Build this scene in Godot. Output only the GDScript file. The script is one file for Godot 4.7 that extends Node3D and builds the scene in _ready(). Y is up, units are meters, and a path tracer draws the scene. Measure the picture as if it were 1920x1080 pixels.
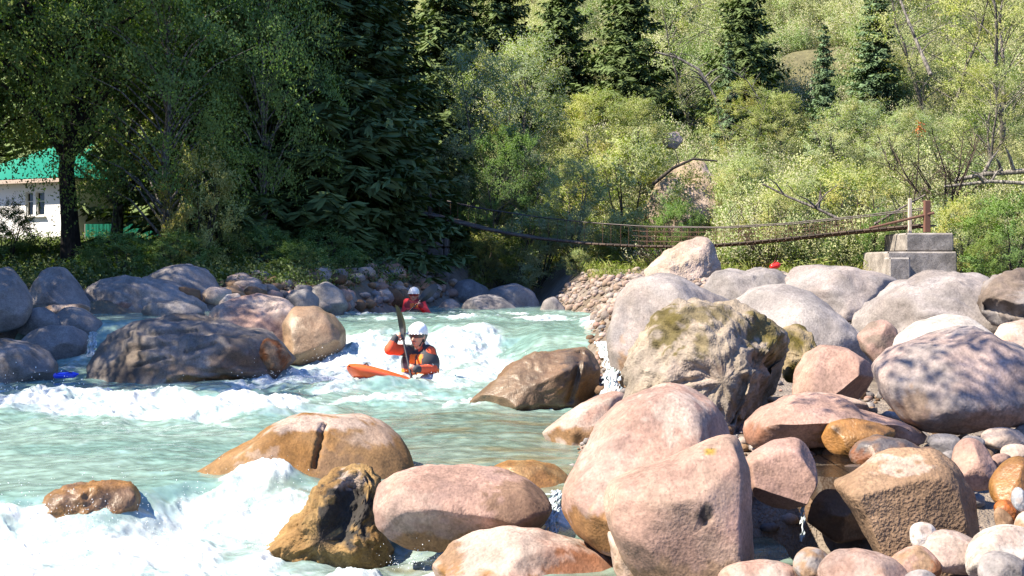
extends Node3D

# ---------------------------------------------------------------- lens and sun
const F := 2500.0            # focal length in photograph pixels (1920 wide)
const HORIZON := 500.0       # row of the horizon in the photograph
const SUN_TO := Vector3(-0.62, 0.76, 0.16)
const LOW := -1.42           # level of the pool below the drop
const HIGH := -0.90          # level of the water above the drop

var rng := RandomNumberGenerator.new()
var n_big := FastNoiseLite.new()
var n_mid := FastNoiseLite.new()
var n_rid := FastNoiseLite.new()
var n_fin := FastNoiseLite.new()
var names := {}
var M := {}

func _ready() -> void:
	rng.seed = 20240
	make_camera_and_light()
	make_noises()
	make_materials()
	print("materials ", Time.get_ticks_msec())
	make_ground()
	make_water()
	print("water ", Time.get_ticks_msec())
	make_rocks()
	print("rocks ", Time.get_ticks_msec())
	make_buildings()
	make_bridge()
	make_trees()
	print("trees ", Time.get_ticks_msec())
	make_scrub()
	print("scrub ", Time.get_ticks_msec())
	make_kayakers()
	print("kayakers ", Time.get_ticks_msec())
	make_small_things()
	print("done ", Time.get_ticks_msec())

func make_camera_and_light() -> void:
	var cam := Camera3D.new()
	cam.name = "camera"
	cam.fov = rad_to_deg(2.0 * atan(540.0 / F))
	cam.rotation.x = -atan((540.0 - HORIZON) / F)
	cam.near = 0.1
	cam.far = 600.0
	cam.current = true
	add_child(cam)
	var e := Environment.new()
	e.background_mode = Environment.BG_SKY
	var sm := ProceduralSkyMaterial.new()
	sm.sky_top_color = Color(0.30, 0.45, 0.72)
	sm.sky_horizon_color = Color(0.62, 0.74, 0.88)
	sm.sky_curve = 0.16
	sm.ground_bottom_color = Color(0.16, 0.17, 0.13)
	sm.ground_horizon_color = Color(0.45, 0.5, 0.5)
	sm.sun_angle_max = 12.0
	var sky := Sky.new()
	sky.sky_material = sm
	e.sky = sky
	e.background_energy_multiplier = 0.8
	e.tonemap_mode = Environment.TONE_MAPPER_LINEAR
	e.tonemap_exposure = 2.9
	e.sdfgi_enabled = true
	e.ssao_enabled = true
	e.ssil_enabled = true
	var we := WorldEnvironment.new()
	we.name = "environment"
	we.environment = e
	add_child(we)
	var sun := DirectionalLight3D.new()
	sun.name = "sun"
	sun.light_energy = 1.6
	sun.light_color = Color(1.0, 0.95, 0.87)
	sun.light_angular_distance = 0.5
	sun.shadow_enabled = true
	add_child(sun)
	sun.look_at_from_position(Vector3.ZERO, -SUN_TO.normalized(), Vector3.UP)

# A place on the photograph at a distance (metres along the level axis) as a point of the valley.
func P(px: float, py: float, d: float) -> Vector3:
	var a := atan((540.0 - HORIZON) / F)
	var v := Vector3((px - 960.0) / F, -(py - 540.0) / F, -1.0).rotated(Vector3.RIGHT, -a)
	return v * (d / -v.z)

func X(px: float, d: float) -> float:
	return (px - 960.0) / F * d

# ---------------------------------------------------------------- naming
func numbered(called: String) -> String:
	if not names.has(called):
		names[called] = 0
		return called
	names[called] += 1
	return "%s_%03d" % [called, names[called]]

func tag(o: Node, label: String, category: String, group := "") -> Node:
	o.set_meta("label", label)
	o.set_meta("category", category)
	if group != "":
		o.set_meta("group", group)
	return o

func thing(called: String, label: String, category: String, at := Vector3.ZERO, group := "") -> Node3D:
	var o := Node3D.new()
	o.name = numbered(called)
	add_child(o)
	o.position = at
	tag(o, label, category, group)
	return o

func part(called: String, m: Mesh, mat: Material, parent: Node, at := Vector3.ZERO) -> MeshInstance3D:
	var o := MeshInstance3D.new()
	o.name = numbered(called) if parent == self else called
	o.mesh = m
	if mat:
		o.material_override = mat
	parent.add_child(o, true)
	o.position = at
	return o

func struct(o: Node, kind := "structure") -> Node:
	o.set_meta("kind", kind)
	return o

# ---------------------------------------------------------------- mesh tools
class Buf:
	var v := PackedVector3Array()
	var n := PackedVector3Array()
	var c := PackedColorArray()
	var i := PackedInt32Array()
	func mesh() -> ArrayMesh:
		var a := []
		a.resize(Mesh.ARRAY_MAX)
		a[Mesh.ARRAY_VERTEX] = v
		a[Mesh.ARRAY_NORMAL] = n
		if c.size() == v.size():
			a[Mesh.ARRAY_COLOR] = c
		a[Mesh.ARRAY_INDEX] = i
		var m := ArrayMesh.new()
		m.add_surface_from_arrays(Mesh.PRIMITIVE_TRIANGLES, a)
		return m
	# smooth normals from the faces; faces run clockwise seen from outside
	func smooth() -> void:
		n.resize(v.size())
		n.fill(Vector3.ZERO)
		for k in range(0, i.size(), 3):
			var a := i[k]
			var b := i[k + 1]
			var e := i[k + 2]
			var f := (v[e] - v[a]).cross(v[b] - v[a])
			n[a] += f
			n[b] += f
			n[e] += f
		for k in n.size():
			n[k] = n[k].normalized()
	func quad(a: Vector3, b: Vector3, e: Vector3, d: Vector3, col := Color.WHITE) -> void:
		var s := v.size()
		var nn := (d - a).cross(b - a).normalized()
		v.append_array(PackedVector3Array([a, b, e, d]))
		n.append_array(PackedVector3Array([nn, nn, nn, nn]))
		c.append_array(PackedColorArray([col, col, col, col]))
		i.append_array(PackedInt32Array([s, s + 1, s + 2, s, s + 2, s + 3]))
	# box with bevelled long edges given by centre, half sizes and a basis
	func box(at: Vector3, h: Vector3, b := Basis.IDENTITY, col := Color.WHITE, bev := 0.0) -> void:
		var w := minf(bev, minf(h.x, minf(h.y, h.z)) * 0.45)
		var x := b.x
		var y := b.y
		var z := b.z
		for s in [-1.0, 1.0]:
			# big faces
			face(at + x * (h.x * s), x * s, y * (h.y - w), z * (h.z - w), col)
			face(at + y * (h.y * s), y * s, z * (h.z - w), x * (h.x - w), col)
			face(at + z * (h.z * s), z * s, x * (h.x - w), y * (h.y - w), col)
		if w > 0.0:
			for s in [-1.0, 1.0]:
				for t in [-1.0, 1.0]:
					strip(at + x * (h.x * s) + y * ((h.y - w) * t), at + x * ((h.x - w) * s) + y * (h.y * t), z * (h.z - w), x * s + y * t, col)
					strip(at + y * (h.y * s) + z * ((h.z - w) * t), at + y * ((h.y - w) * s) + z * (h.z * t), x * (h.x - w), y * s + z * t, col)
					strip(at + z * (h.z * s) + x * ((h.x - w) * t), at + z * ((h.z - w) * s) + x * (h.x * t), y * (h.y - w), z * s + x * t, col)
	func face(o: Vector3, out: Vector3, u: Vector3, w: Vector3, col: Color) -> void:
		if (w.cross(u)).dot(out) > 0.0:
			quad(o - u - w, o + u - w, o + u + w, o - u + w, col)
		else:
			quad(o - u - w, o - u + w, o + u + w, o + u - w, col)
	func strip(p: Vector3, q: Vector3, along: Vector3, out: Vector3, col: Color) -> void:
		var a := p - along
		var b := q - along
		var e := q + along
		var d := p + along
		if (d - a).cross(b - a).dot(out) > 0.0:
			quad(a, b, e, d, col)
		else:
			quad(a, d, e, b, col)
	# tapered tube along points
	func tube(p: PackedVector3Array, r: PackedFloat32Array, sides := 6, col := Color.WHITE, cap := true) -> void:
		var s := v.size()
		var side := Vector3.RIGHT
		for k in p.size():
			var t := (p[mini(k + 1, p.size() - 1)] - p[maxi(k - 1, 0)]).normalized()
			if absf(t.dot(side)) > 0.95:
				side = Vector3.FORWARD
			var u := (side - t * side.dot(t)).normalized()
			side = u
			var w := t.cross(u)
			for j in sides:
				var a := TAU * j / sides
				var o := u * cos(a) + w * sin(a)
				v.append(p[k] + o * r[k])
				n.append(o)
				c.append(col)
		for k in p.size() - 1:
			for j in sides:
				var a := s + k * sides + j
				var b := s + k * sides + (j + 1) % sides
				i.append_array(PackedInt32Array([a, a + sides, b, b, a + sides, b + sides]))
		if cap:
			for q in [0, p.size() - 1]:
				var e := v.size()
				var t := (p[1] - p[0]).normalized() * -1.0 if q == 0 else (p[q] - p[q - 1]).normalized()
				v.append(p[q])
				n.append(t)
				c.append(col)
				for j in sides:
					var a: int = s + q * sides + j
					var b: int = s + q * sides + (j + 1) % sides
					i.append_array(PackedInt32Array([e, a, b] if q == 0 else [e, b, a]))

func sstep(a: float, b: float, x: float) -> float:
	var t := clampf((x - a) / (b - a), 0.0, 1.0)
	return t * t * (3.0 - 2.0 * t)

func table(t: Array, x: float) -> float:
	if x <= t[0]:
		return t[1]
	for k in range(2, t.size(), 2):
		if x < t[k]:
			var u: float = (x - t[k - 2]) / (t[k] - t[k - 2])
			u = u * u * (3.0 - 2.0 * u)
			return lerpf(t[k - 1], t[k + 1], u)
	return t[t.size() - 1]

func make_noises() -> void:
	n_big.seed = 3
	n_big.noise_type = FastNoiseLite.TYPE_SIMPLEX_SMOOTH
	n_big.frequency = 1.0
	n_big.fractal_type = FastNoiseLite.FRACTAL_FBM
	n_big.fractal_octaves = 3
	n_mid.seed = 11
	n_mid.noise_type = FastNoiseLite.TYPE_SIMPLEX_SMOOTH
	n_mid.frequency = 1.0
	n_mid.fractal_type = FastNoiseLite.FRACTAL_FBM
	n_mid.fractal_octaves = 5
	n_rid.seed = 29
	n_rid.noise_type = FastNoiseLite.TYPE_SIMPLEX_SMOOTH
	n_rid.frequency = 1.0
	n_rid.fractal_type = FastNoiseLite.FRACTAL_RIDGED
	n_rid.fractal_octaves = 4
	n_fin.seed = 47
	n_fin.noise_type = FastNoiseLite.TYPE_SIMPLEX_SMOOTH
	n_fin.frequency = 1.0
	n_fin.fractal_type = FastNoiseLite.FRACTAL_NONE

# ---------------------------------------------------------------- materials
func noise_image(size: int, freq: float, octaves: int, sd: int, kind := FastNoiseLite.TYPE_SIMPLEX_SMOOTH, fractal := FastNoiseLite.FRACTAL_FBM) -> PackedByteArray:
	var n := FastNoiseLite.new()
	n.seed = sd
	n.noise_type = kind
	n.frequency = freq
	n.fractal_type = fractal
	n.fractal_octaves = octaves
	if kind == FastNoiseLite.TYPE_CELLULAR:
		n.cellular_return_type = FastNoiseLite.RETURN_CELL_VALUE
	var im := n.get_seamless_image(size, size, false, false, 0.1, true)
	im.convert(Image.FORMAT_L8)
	return im.get_data()

func grey_texture(data: PackedByteArray, size: int) -> ImageTexture:
	return ImageTexture.create_from_image(Image.create_from_data(size, size, false, Image.FORMAT_L8, data))

func normal_texture(data: PackedByteArray, size: int, strength: float) -> ImageTexture:
	var im := Image.create_from_data(size, size, false, Image.FORMAT_L8, data)
	im.convert(Image.FORMAT_RGBA8)
	im.bump_map_to_normal_map(strength)
	return ImageTexture.create_from_image(im)

func std(rough: float, col := Color.WHITE, vertex := true) -> StandardMaterial3D:
	var m := StandardMaterial3D.new()
	m.vertex_color_use_as_albedo = vertex
	m.albedo_color = col
	m.roughness = rough
	return m

func lin(r: float, g: float, b: float) -> Color:
	return Color(r, g, b).linear_to_srgb()

func make_materials() -> void:
	var S := 512
	# mineral grains of granite: crystals of several tones and sparse dark mica
	var cell := noise_image(S, 0.16, 1, 5, FastNoiseLite.TYPE_CELLULAR, FastNoiseLite.FRACTAL_NONE)
	var soft := noise_image(S, 0.02, 4, 6)
	var mica := noise_image(S, 0.09, 2, 7)
	var gran := PackedByteArray()
	gran.resize(S * S)
	var pit := PackedByteArray()
	pit.resize(S * S)
	for k in S * S:
		var t := 206.0 + (cell[k] - 128) * 0.18 + (soft[k] - 128) * 0.16
		if mica[k] < 64:
			t -= (64 - mica[k]) * 1.5
		gran[k] = clampi(int(t), 0, 255)
		pit[k] = clampi(int(128 + (soft[k] - 128) * 0.6 + (cell[k] - 128) * 0.12 + (mica[k] - 128) * 0.5), 0, 255)
	var t_gran := grey_texture(gran, S)
	var t_pit := normal_texture(pit, S, 7.0)
	# broad weathering: blotches and streaks
	var b1 := noise_image(S, 0.008, 5, 8)
	var b2 := noise_image(S, 0.03, 4, 9, FastNoiseLite.TYPE_SIMPLEX_SMOOTH, FastNoiseLite.FRACTAL_RIDGED)
	var blot := PackedByteArray()
	blot.resize(S * S)
	for k in S * S:
		blot[k] = clampi(int(228 + (b1[k] - 128) * 0.36 - maxf(0.0, b2[k] - 185) * 0.8), 0, 255)
	var t_blot := grey_texture(blot, S)
	for kind in [["rock", 0.8, 0.4], ["craggy", 0.9, 0.9], ["wet", 0.48, 0.6], ["far_rock", 0.88, 1.0]]:
		var m := std(kind[1])
		m.albedo_texture = t_gran
		m.uv1_triplanar = true
		m.uv1_world_triplanar = true
		m.uv1_scale = Vector3.ONE * (1.1 if kind[0] != "far_rock" else 0.45)
		m.normal_enabled = true
		m.normal_texture = t_pit
		m.normal_scale = kind[2]
		m.detail_enabled = true
		m.detail_albedo = t_blot
		m.detail_blend_mode = BaseMaterial3D.BLEND_MODE_MUL
		m.detail_uv_layer = BaseMaterial3D.DETAIL_UV_2
		m.uv2_triplanar = true
		m.uv2_world_triplanar = true
		m.uv2_scale = Vector3.ONE * (0.55 if kind[0] != "far_rock" else 0.2)
		m.metallic_specular = 0.35 if kind[0] != "wet" else 0.45
		M[kind[0]] = m
	var g := std(0.95)
	g.albedo_texture = t_blot
	g.uv1_triplanar = true
	g.uv1_world_triplanar = true
	g.uv1_scale = Vector3.ONE * 0.9
	g.normal_enabled = true
	g.normal_texture = t_pit
	g.normal_scale = 2.0
	M["ground"] = g
	# water: silty melt water, slightly see-through where shallow
	var w1 := noise_image(S, 0.012, 5, 21)
	var wt := PackedByteArray()
	wt.resize(S * S)
	for k in S * S:
		wt[k] = clampi(int(226 + (w1[k] - 128) * 0.4), 0, 255)
	var t_rip := normal_texture(noise_image(S, 0.02, 5, 22), S, 5.0)
	var w := std(0.16)
	w.albedo_texture = grey_texture(wt, S)
	w.uv1_triplanar = true
	w.uv1_world_triplanar = true
	w.uv1_scale = Vector3(0.8, 0.8, 1.1)
	w.normal_enabled = true
	w.normal_texture = t_rip
	w.normal_scale = 0.5
	w.metallic_specular = 0.42
	w.transparency = BaseMaterial3D.TRANSPARENCY_ALPHA
	M["water"] = w
	var fo := std(0.85)
	fo.albedo_texture = grey_texture(wt, S)
	fo.uv1_triplanar = true
	fo.uv1_world_triplanar = true
	fo.uv1_scale = Vector3(2.3, 2.3, 2.9)
	fo.normal_enabled = true
	fo.normal_texture = t_pit
	fo.normal_scale = 0.5
	fo.metallic_specular = 0.3
	M["foam"] = fo
	var drop := std(0.3, lin(0.9, 0.93, 0.95), false)
	M["spray"] = drop
	# bark, leaves
	var bk := noise_image(256, 0.03, 4, 31)
	var bark := std(0.95)
	bark.albedo_texture = grey_texture(bk, 256)
	bark.uv1_triplanar = true
	bark.uv1_scale = Vector3(2.2, 0.5, 2.2)
	M["bark"] = bark
	for k in [["leaf_olive", 0.37, 0.395, 0.19], ["leaf_green", 0.165, 0.25, 0.085], ["leaf_yellow", 0.395, 0.405, 0.16], ["leaf_silver", 0.385, 0.42, 0.245]]:
		var l := std(0.85, lin(k[1], k[2], k[3]))
		l.backlight_enabled = true
		l.backlight = Color(0.75, 0.85, 0.35)
		l.metallic_specular = 0.2
		M[k[0]] = l
	for k in [["needle", 0.105, 0.155, 0.055], ["needle_blue", 0.125, 0.20, 0.105]]:
		var l := std(0.7, lin(k[1], k[2], k[3]))
		l.metallic_specular = 0.3
		l.backlight_enabled = true
		l.backlight = Color(0.45, 0.5, 0.3)
		M[k[0]] = l
	M["scrub"] = std(0.85)
	M["scrub"].backlight_enabled = true
	M["scrub"].backlight = Color(0.7, 0.8, 0.35)
	M["plain"] = std(0.85)
	M["metal"] = std(0.5)
	M["metal"].metallic = 0.3
	M["gloss"] = std(0.28)
	M["cloth"] = std(0.8)
	M["skin"] = std(0.55)
	var glass := std(0.08, Color(0.03, 0.04, 0.05, 1.0), false)
	M["glass"] = glass

# ---------------------------------------------------------------- ground
const XL := [4.0, -10.0, 11.0, -9.5, 15.0, -8.8, 17.5, -7.8, 20.5, -6.4, 22.5, -4.4, 25.0, -3.4, 30.0, -2.0, 36.0, -0.6, 40.0, 0.2]
const XR := [3.0, 1.2, 5.0, 0.9, 7.0, 0.72, 9.0, 0.6, 11.0, 0.75, 14.0, 1.0, 20.0, 1.4, 25.0, 1.8, 30.0, 1.2, 36.0, 0.6, 40.0, 0.4]
const RIGHT := [4.0, -1.5, 6.5, -1.5, 8.0, -1.18, 10.0, -1.02, 13.0, -0.85, 16.0, -0.62, 20.0, -0.45, 28.0, -0.22, 36.0, 0.1]
const LEFT := [8.0, -0.9, 18.0, -0.75, 22.0, -0.55, 26.0, -0.25, 42.0, 0.62, 60.0, 1.2]

func hill(x: float, d: float) -> float:
	var d0 := table([-30.0, 60.0, -12.0, 52.0, -5.0, 44.0, 0.0, 38.0, 3.0, 34.0, 7.0, 31.0, 14.0, 28.5], x)
	var t := d - d0
	if t <= -2.0:
		return 0.0
	var up := (t + 2.0) * (t + 2.0) / 8.0 if t < 2.0 else t
	var y := up * 0.22 + 0.0125 * up * up if up < 40.0 else 8.8 + 20.0 + (up - 40.0) * 1.1
	return y + n_big.get_noise_2d(x * 0.09, d * 0.09) * minf(2.0, up * 0.22)

func bed(x: float, d: float) -> float:
	var l: float = table(RIGHT, d)
	var wl := water_level(x, d)
	var left: float = table(LEFT, d)
	var a := x - table(XL, d)
	var b := table(XR, d) - x
	var inside := minf(a, b)
	var bank := left if a < b else l
	if d > 40.0:
		inside = -1.0
		bank = lerpf(left, l, sstep(-6.0, 3.0, x))
	var y := lerpf(bank, wl - 0.34, sstep(-0.7, 0.9, inside))
	# the dark hollow between the foremost boulders
	var q := Vector2((x - 1.5) / 0.5, (d - 6.7) / 0.68)
	y -= 1.0 * exp(-pow(q.length_squared(), 2.0))
	return y

func ground_y(x: float, d: float) -> float:
	var y := bed(x, d) + hill(x, d)
	if d < 2.0:
		y = lerpf(y, -1.6, sstep(2.0, -4.0, d))
	y += n_mid.get_noise_2d(x * 0.8, d * 0.8) * 0.07
	return y

func make_ground() -> void:
	var xs := PackedFloat32Array()
	var ds := PackedFloat32Array()
	var x := -170.0
	while x < 170.0:
		xs.append(x)
		x += clampf((absf(x + 1.5) - 7.0) * 0.12, 0.22, 9.0)
	xs.append(170.0)
	var d := -60.0
	while d < 190.0:
		ds.append(d)
		if d < 3.0:
			d += clampf((3.0 - d) * 0.25, 0.4, 8.0)
		else:
			d += clampf((d - 20.0) * 0.02, 0.2, 6.0)
	ds.append(190.0)
	var b := Buf.new()
	for dd in ds:
		for xx in xs:
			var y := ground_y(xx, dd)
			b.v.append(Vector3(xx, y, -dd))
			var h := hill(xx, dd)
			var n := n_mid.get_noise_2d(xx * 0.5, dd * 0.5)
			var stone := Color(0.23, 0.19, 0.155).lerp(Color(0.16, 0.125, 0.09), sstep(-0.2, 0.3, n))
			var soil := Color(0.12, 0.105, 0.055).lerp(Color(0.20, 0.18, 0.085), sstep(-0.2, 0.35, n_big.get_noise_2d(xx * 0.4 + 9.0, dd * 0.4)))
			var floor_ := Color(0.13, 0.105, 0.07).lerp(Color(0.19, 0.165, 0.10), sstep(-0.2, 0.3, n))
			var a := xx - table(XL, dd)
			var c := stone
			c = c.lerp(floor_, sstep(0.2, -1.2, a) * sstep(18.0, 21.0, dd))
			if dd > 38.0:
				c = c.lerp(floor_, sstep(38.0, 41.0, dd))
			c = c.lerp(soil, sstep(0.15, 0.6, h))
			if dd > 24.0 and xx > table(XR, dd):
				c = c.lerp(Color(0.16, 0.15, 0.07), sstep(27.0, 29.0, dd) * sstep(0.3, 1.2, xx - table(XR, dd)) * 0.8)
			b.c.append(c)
	var w := xs.size()
	for j in ds.size() - 1:
		for i in w - 1:
			var k := j * w + i
			b.i.append_array(PackedInt32Array([k, k + w, k + 1, k + 1, k + w, k + w + 1]))
	b.smooth()
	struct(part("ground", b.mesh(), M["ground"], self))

# ---------------------------------------------------------------- water
func water_level(x: float, d: float) -> float:
	# main drop, its lip running slightly across the stream
	var lip := 21.6 + 0.35 * sin(x * 1.3) + 0.12 * x
	var y := lerpf(LOW + 0.02, HIGH, sstep(lip - 3.6, lip, d))
	if d > lip:
		y += (d - lip) * 0.002
	# smooth tongue on the right keeps its height longer
	var ty := lerpf(LOW, HIGH, sstep(16.0, 20.8, d))
	y = lerpf(y, ty, sstep(-0.2, 0.5, x))
	# inlet behind the boulders of the left bank
	var ly: float = table([16.6, LOW, 17.3, LOW + 0.08, 18.0, -1.22, 18.7, -1.12, 19.4, -0.76, 22.0, -0.72], d)
	y = lerpf(y, ly, sstep(-3.7, -4.6, x))
	# foot of the pool
	var wd := table([-4.0, 8.1, -2.6, 8.3, -1.9, 8.75, -1.0, 8.6, -0.6, 8.5, 0.0, 8.3, 0.5, 8.3], x)
	var low2 := lerpf(-1.70, -1.52, sstep(-0.5, 0.2, x))
	y = lerpf(low2, y, sstep(wd - 0.75, wd, d))
	if d < 7.2:
		y -= (7.2 - d) * 0.10
	return y

func blob(x: float, d: float, cx: float, cd: float, rx: float, rd: float) -> float:
	var a := (x - cx) / rx
	var b := (d - cd) / rd
	return exp(-a * a - b * b)

# how white the water is before it is broken up by noise
func whiteness(x: float, d: float) -> float:
	var f := 0.0
	# churn below the drop
	f = maxf(f, 0.82 * sstep(14.6, 15.8, d) * sstep(21.3, 19.6, d) * sstep(-4.0, -3.0, x) * sstep(0.35, -0.35, x))
	# curtain under the covered rock
	f = maxf(f, 1.25 * blob(x, d, -0.75, 18.7, 0.85, 0.85))
	# lip
	f = maxf(f, 0.68 * blob(x, d, x, 23.0, 1.0, 0.8) * sstep(-3.9, -3.2, x))
	f = maxf(f, 0.5 * blob(x, d, x, 25.4, 1.0, 1.0))
	f = maxf(f, 0.20 * sstep(0.1, 0.5, x) * sstep(16.0, 18.0, d) * sstep(23.0, 21.0, d))
	f = maxf(f, 0.95 * blob(x, d, 1.35, 20.5, 0.35, 2.2))
	# breaking ridge
	f = maxf(f, 0.98 * blob(x, d, x, 12.95 + 0.25 * sin(x * 0.9), 1.0, 0.62) * sstep(-0.9, -2.4, x))
	f = maxf(f, 0.44 * blob(x, d, x, 12.2, 1.0, 0.9) * sstep(-1.4, -3.6, x))
	f = maxf(f, 0.52 * sstep(12.8, 13.6, d) * sstep(16.5, 15.0, d) * sstep(0.9, 0.1, x))
	f = maxf(f, 0.30 * sstep(17.4, 16.2, d) * sstep(13.2, 14.2, d) * sstep(-3.0, -4.5, x))
	# fall at the left inlet
	f = maxf(f, 0.8 * blob(x, d, -5.75, 17.6, 0.3, 0.5))
	# pool
	f = maxf(f, 0.13 * sstep(8.6, 9.4, d) * sstep(13.4, 12.5, d) * sstep(0.6, -1.4, x))
	# rapid in the foreground
	var wd := table([-4.0, 8.15, -2.6, 8.3, -1.9, 8.85, -1.0, 8.7, -0.6, 8.5, 0.6, 8.4], x)
	f = maxf(f, 0.74 * sstep(wd, wd - 0.35, d) * sstep(-0.55, -0.8, x) * sstep(5.0, 7.0, d))
	f = maxf(f, 0.62 * sstep(wd, wd - 0.35, d) * sstep(-0.9, -0.6, x) * sstep(6.9, 7.2, d) * sstep(0.1, -0.2, x))
	f = maxf(f, 1.25 * blob(x, d, X(490, 8.7), 8.75, 0.30, 0.28))
	f = maxf(f, 0.95 * blob(x, d, 0.22, 8.35, 0.2, 0.16))
	f = maxf(f, 0.8 * blob(x, d, 0.27, 7.75, 0.14, 0.3))
	return f

func make_water() -> void:
	var cols := 520
	var ds := PackedFloat32Array()
	var d := 4.6
	while d < 36.5:
		ds.append(d)
		d += clampf(0.0021 * d + 0.0006 * d * maxf(0.0, d - 10.0) * 0.35, 0.014, 0.13) if d > 6.8 else 0.05
	var rows := ds.size()
	var v := PackedVector3Array()
	var c := PackedColorArray()
	var fo := PackedFloat32Array()
	v.resize(rows * cols)
	c.resize(rows * cols)
	fo.resize(rows * cols)
	for j in rows:
		d = ds[j]
		# the sheet ends under the banks
		var x0 := maxf(table(XL, d) - 0.9, -2.2 - 0.42 * d)
		var x1: float = table(XR, d) + 0.75
		for i in cols:
			var x := lerpf(x0, x1, float(i) / (cols - 1))
			var y := water_level(x, d)
			var w := whiteness(x, d)
			var warp := n_big.get_noise_2d(x * 0.5, d * 0.5) * 0.7
			# streaks follow the stream, slightly aslant
			var s1 := n_mid.get_noise_2d(x * 1.05 + warp * 0.5, d * 0.75 + warp + x * 0.2)
			var s2 := n_rid.get_noise_2d(x * 1.15 + warp, d * 1.5)
			var foam := sstep(0.52, 0.90, w + s1 * 0.75 + s2 * 0.12)
			# body of the waves
			var rough := clampf(w, 0.0, 1.0)
			var amp := 0.012 + 0.13 * rough
			if d < 9.0:
				amp *= 0.62
			y += n_big.get_noise_2d(x * 0.72 + 3.0, d * 0.62) * amp * 1.25
			y += n_mid.get_noise_2d(x * 1.9 + warp, d * 1.9) * amp * 0.55
			var calm := 0.018 if d > 8.6 and d < 13.5 else 0.014
			y += n_big.get_noise_2d(x * 1.3 + 40.0, d * 2.6) * calm
			# breaking ridge, covered rock, kayaker's hollow
			y += 0.10 * blob(x, d, x, 13.35 + 0.25 * sin(x * 0.9), 1.0, 0.5) * sstep(-1.2, -2.6, x)
			y += 0.12 * blob(x, d, X(495, 8.7), 8.78, 0.24, 0.2)
			y += 0.12 * blob(x, d, -0.75, 20.0, 0.75, 0.9)
			y += 0.16 * blob(x, d, X(815, 15.9), 15.9, 0.5, 0.5) + 0.17 * blob(x, d, X(720, 15.2), 15.1, 0.55, 0.3)
			y -= 0.14 * blob(x, d, -1.96, 27.0, 1.2, 1.0)
			y += 0.01 * blob(x, d, -2.0, 25.0, 1.6, 0.8)
			# spilling foot of the rapid
			if foam > 0.0:
				y += foam * ((n_rid.get_noise_2d(x * 3.1 + warp * 2.0, d * 3.1) + 0.25) * 0.036 + n_big.get_noise_2d(x * 6.0, d * 6.0) * 0.022 + n_mid.get_noise_2d(x * 16.0, d * 16.0) * 0.005)
			v[j * cols + i] = Vector3(x, y, -d)
			fo[j * cols + i] = foam
			# silt colour: milky turquoise, tan where the bed lies close under it
			var t := n_big.get_noise_2d(x * 0.45 + 7.0, d * 0.9)
			var col := Color(0.20, 0.335, 0.30).lerp(Color(0.265, 0.39, 0.345), sstep(-0.3, 0.35, t))
			var shallow := sstep(-2.6, 0.2, x + n_mid.get_noise_2d(x * 0.9, d * 2.0) * 1.5) * sstep(13.4, 12.2, d) * sstep(6.9, 7.5, d)
			shallow = maxf(shallow, sstep(0.0, 0.3, x) * sstep(8.6, 8.0, d))
			var silt := sstep(-0.1, 0.35, n_mid.get_noise_2d(x * 0.8 + 30.0, d * 2.4))
			col = col.lerp(Color(0.25, 0.225, 0.13), shallow * lerpf(0.25, 0.85, silt))
			# thin foam lines and bubbles below the threshold
			var lace := sstep(0.55, 0.95, w + n_rid.get_noise_2d(x * 2.4 + warp, d * 3.4) * 0.45 - 0.05)
			col = col.lerp(Color(0.50, 0.62, 0.62), lace * 0.55)
			col.a = lerpf(0.97, 0.70, shallow)
			var white := Color(0.60, 0.64, 0.65).lerp(Color(0.32, 0.43, 0.42), sstep(-0.15, 0.45, n_mid.get_noise_2d(x * 1.7 + d * 0.9 + 11.0 + warp, d * 2.2 - x * 1.1)) * 0.85)
			c[j * cols + i] = col.lerp(white, foam)
	# normals from the whole grid, then two surfaces: clear water and froth
	var n := PackedVector3Array()
	n.resize(v.size())
	for j in rows:
		for i in cols:
			var k := j * cols + i
			var a := v[k + 1] - v[k - 1] if i > 0 and i < cols - 1 else (v[k + 1] - v[k] if i == 0 else v[k] - v[k - 1])
			var b := v[k + cols] - v[k - cols] if j > 0 and j < rows - 1 else (v[k + cols] - v[k] if j == 0 else v[k] - v[k - cols])
			n[k] = a.cross(b).normalized()
	var clear := PackedInt32Array()
	var froth := PackedInt32Array()
	for j in rows - 1:
		for i in cols - 1:
			var k := j * cols + i
			var quad := PackedInt32Array([k, k + cols, k + 1, k + 1, k + cols, k + cols + 1])
			if fo[k] + fo[k + 1] + fo[k + cols] + fo[k + cols + 1] > 1.2:
				froth.append_array(quad)
			else:
				clear.append_array(quad)
	var m := ArrayMesh.new()
	for s in [[clear, "water"], [froth, "foam"]]:
		var arr := []
		arr.resize(Mesh.ARRAY_MAX)
		arr[Mesh.ARRAY_VERTEX] = v
		arr[Mesh.ARRAY_NORMAL] = n
		arr[Mesh.ARRAY_COLOR] = c
		arr[Mesh.ARRAY_INDEX] = s[0]
		m.add_surface_from_arrays(Mesh.PRIMITIVE_TRIANGLES, arr)
		m.surface_set_material(m.get_surface_count() - 1, M[s[1]])
	print("water verts ", v.size())
	struct(part("river_water", m, null, self))
	make_spray()

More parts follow.
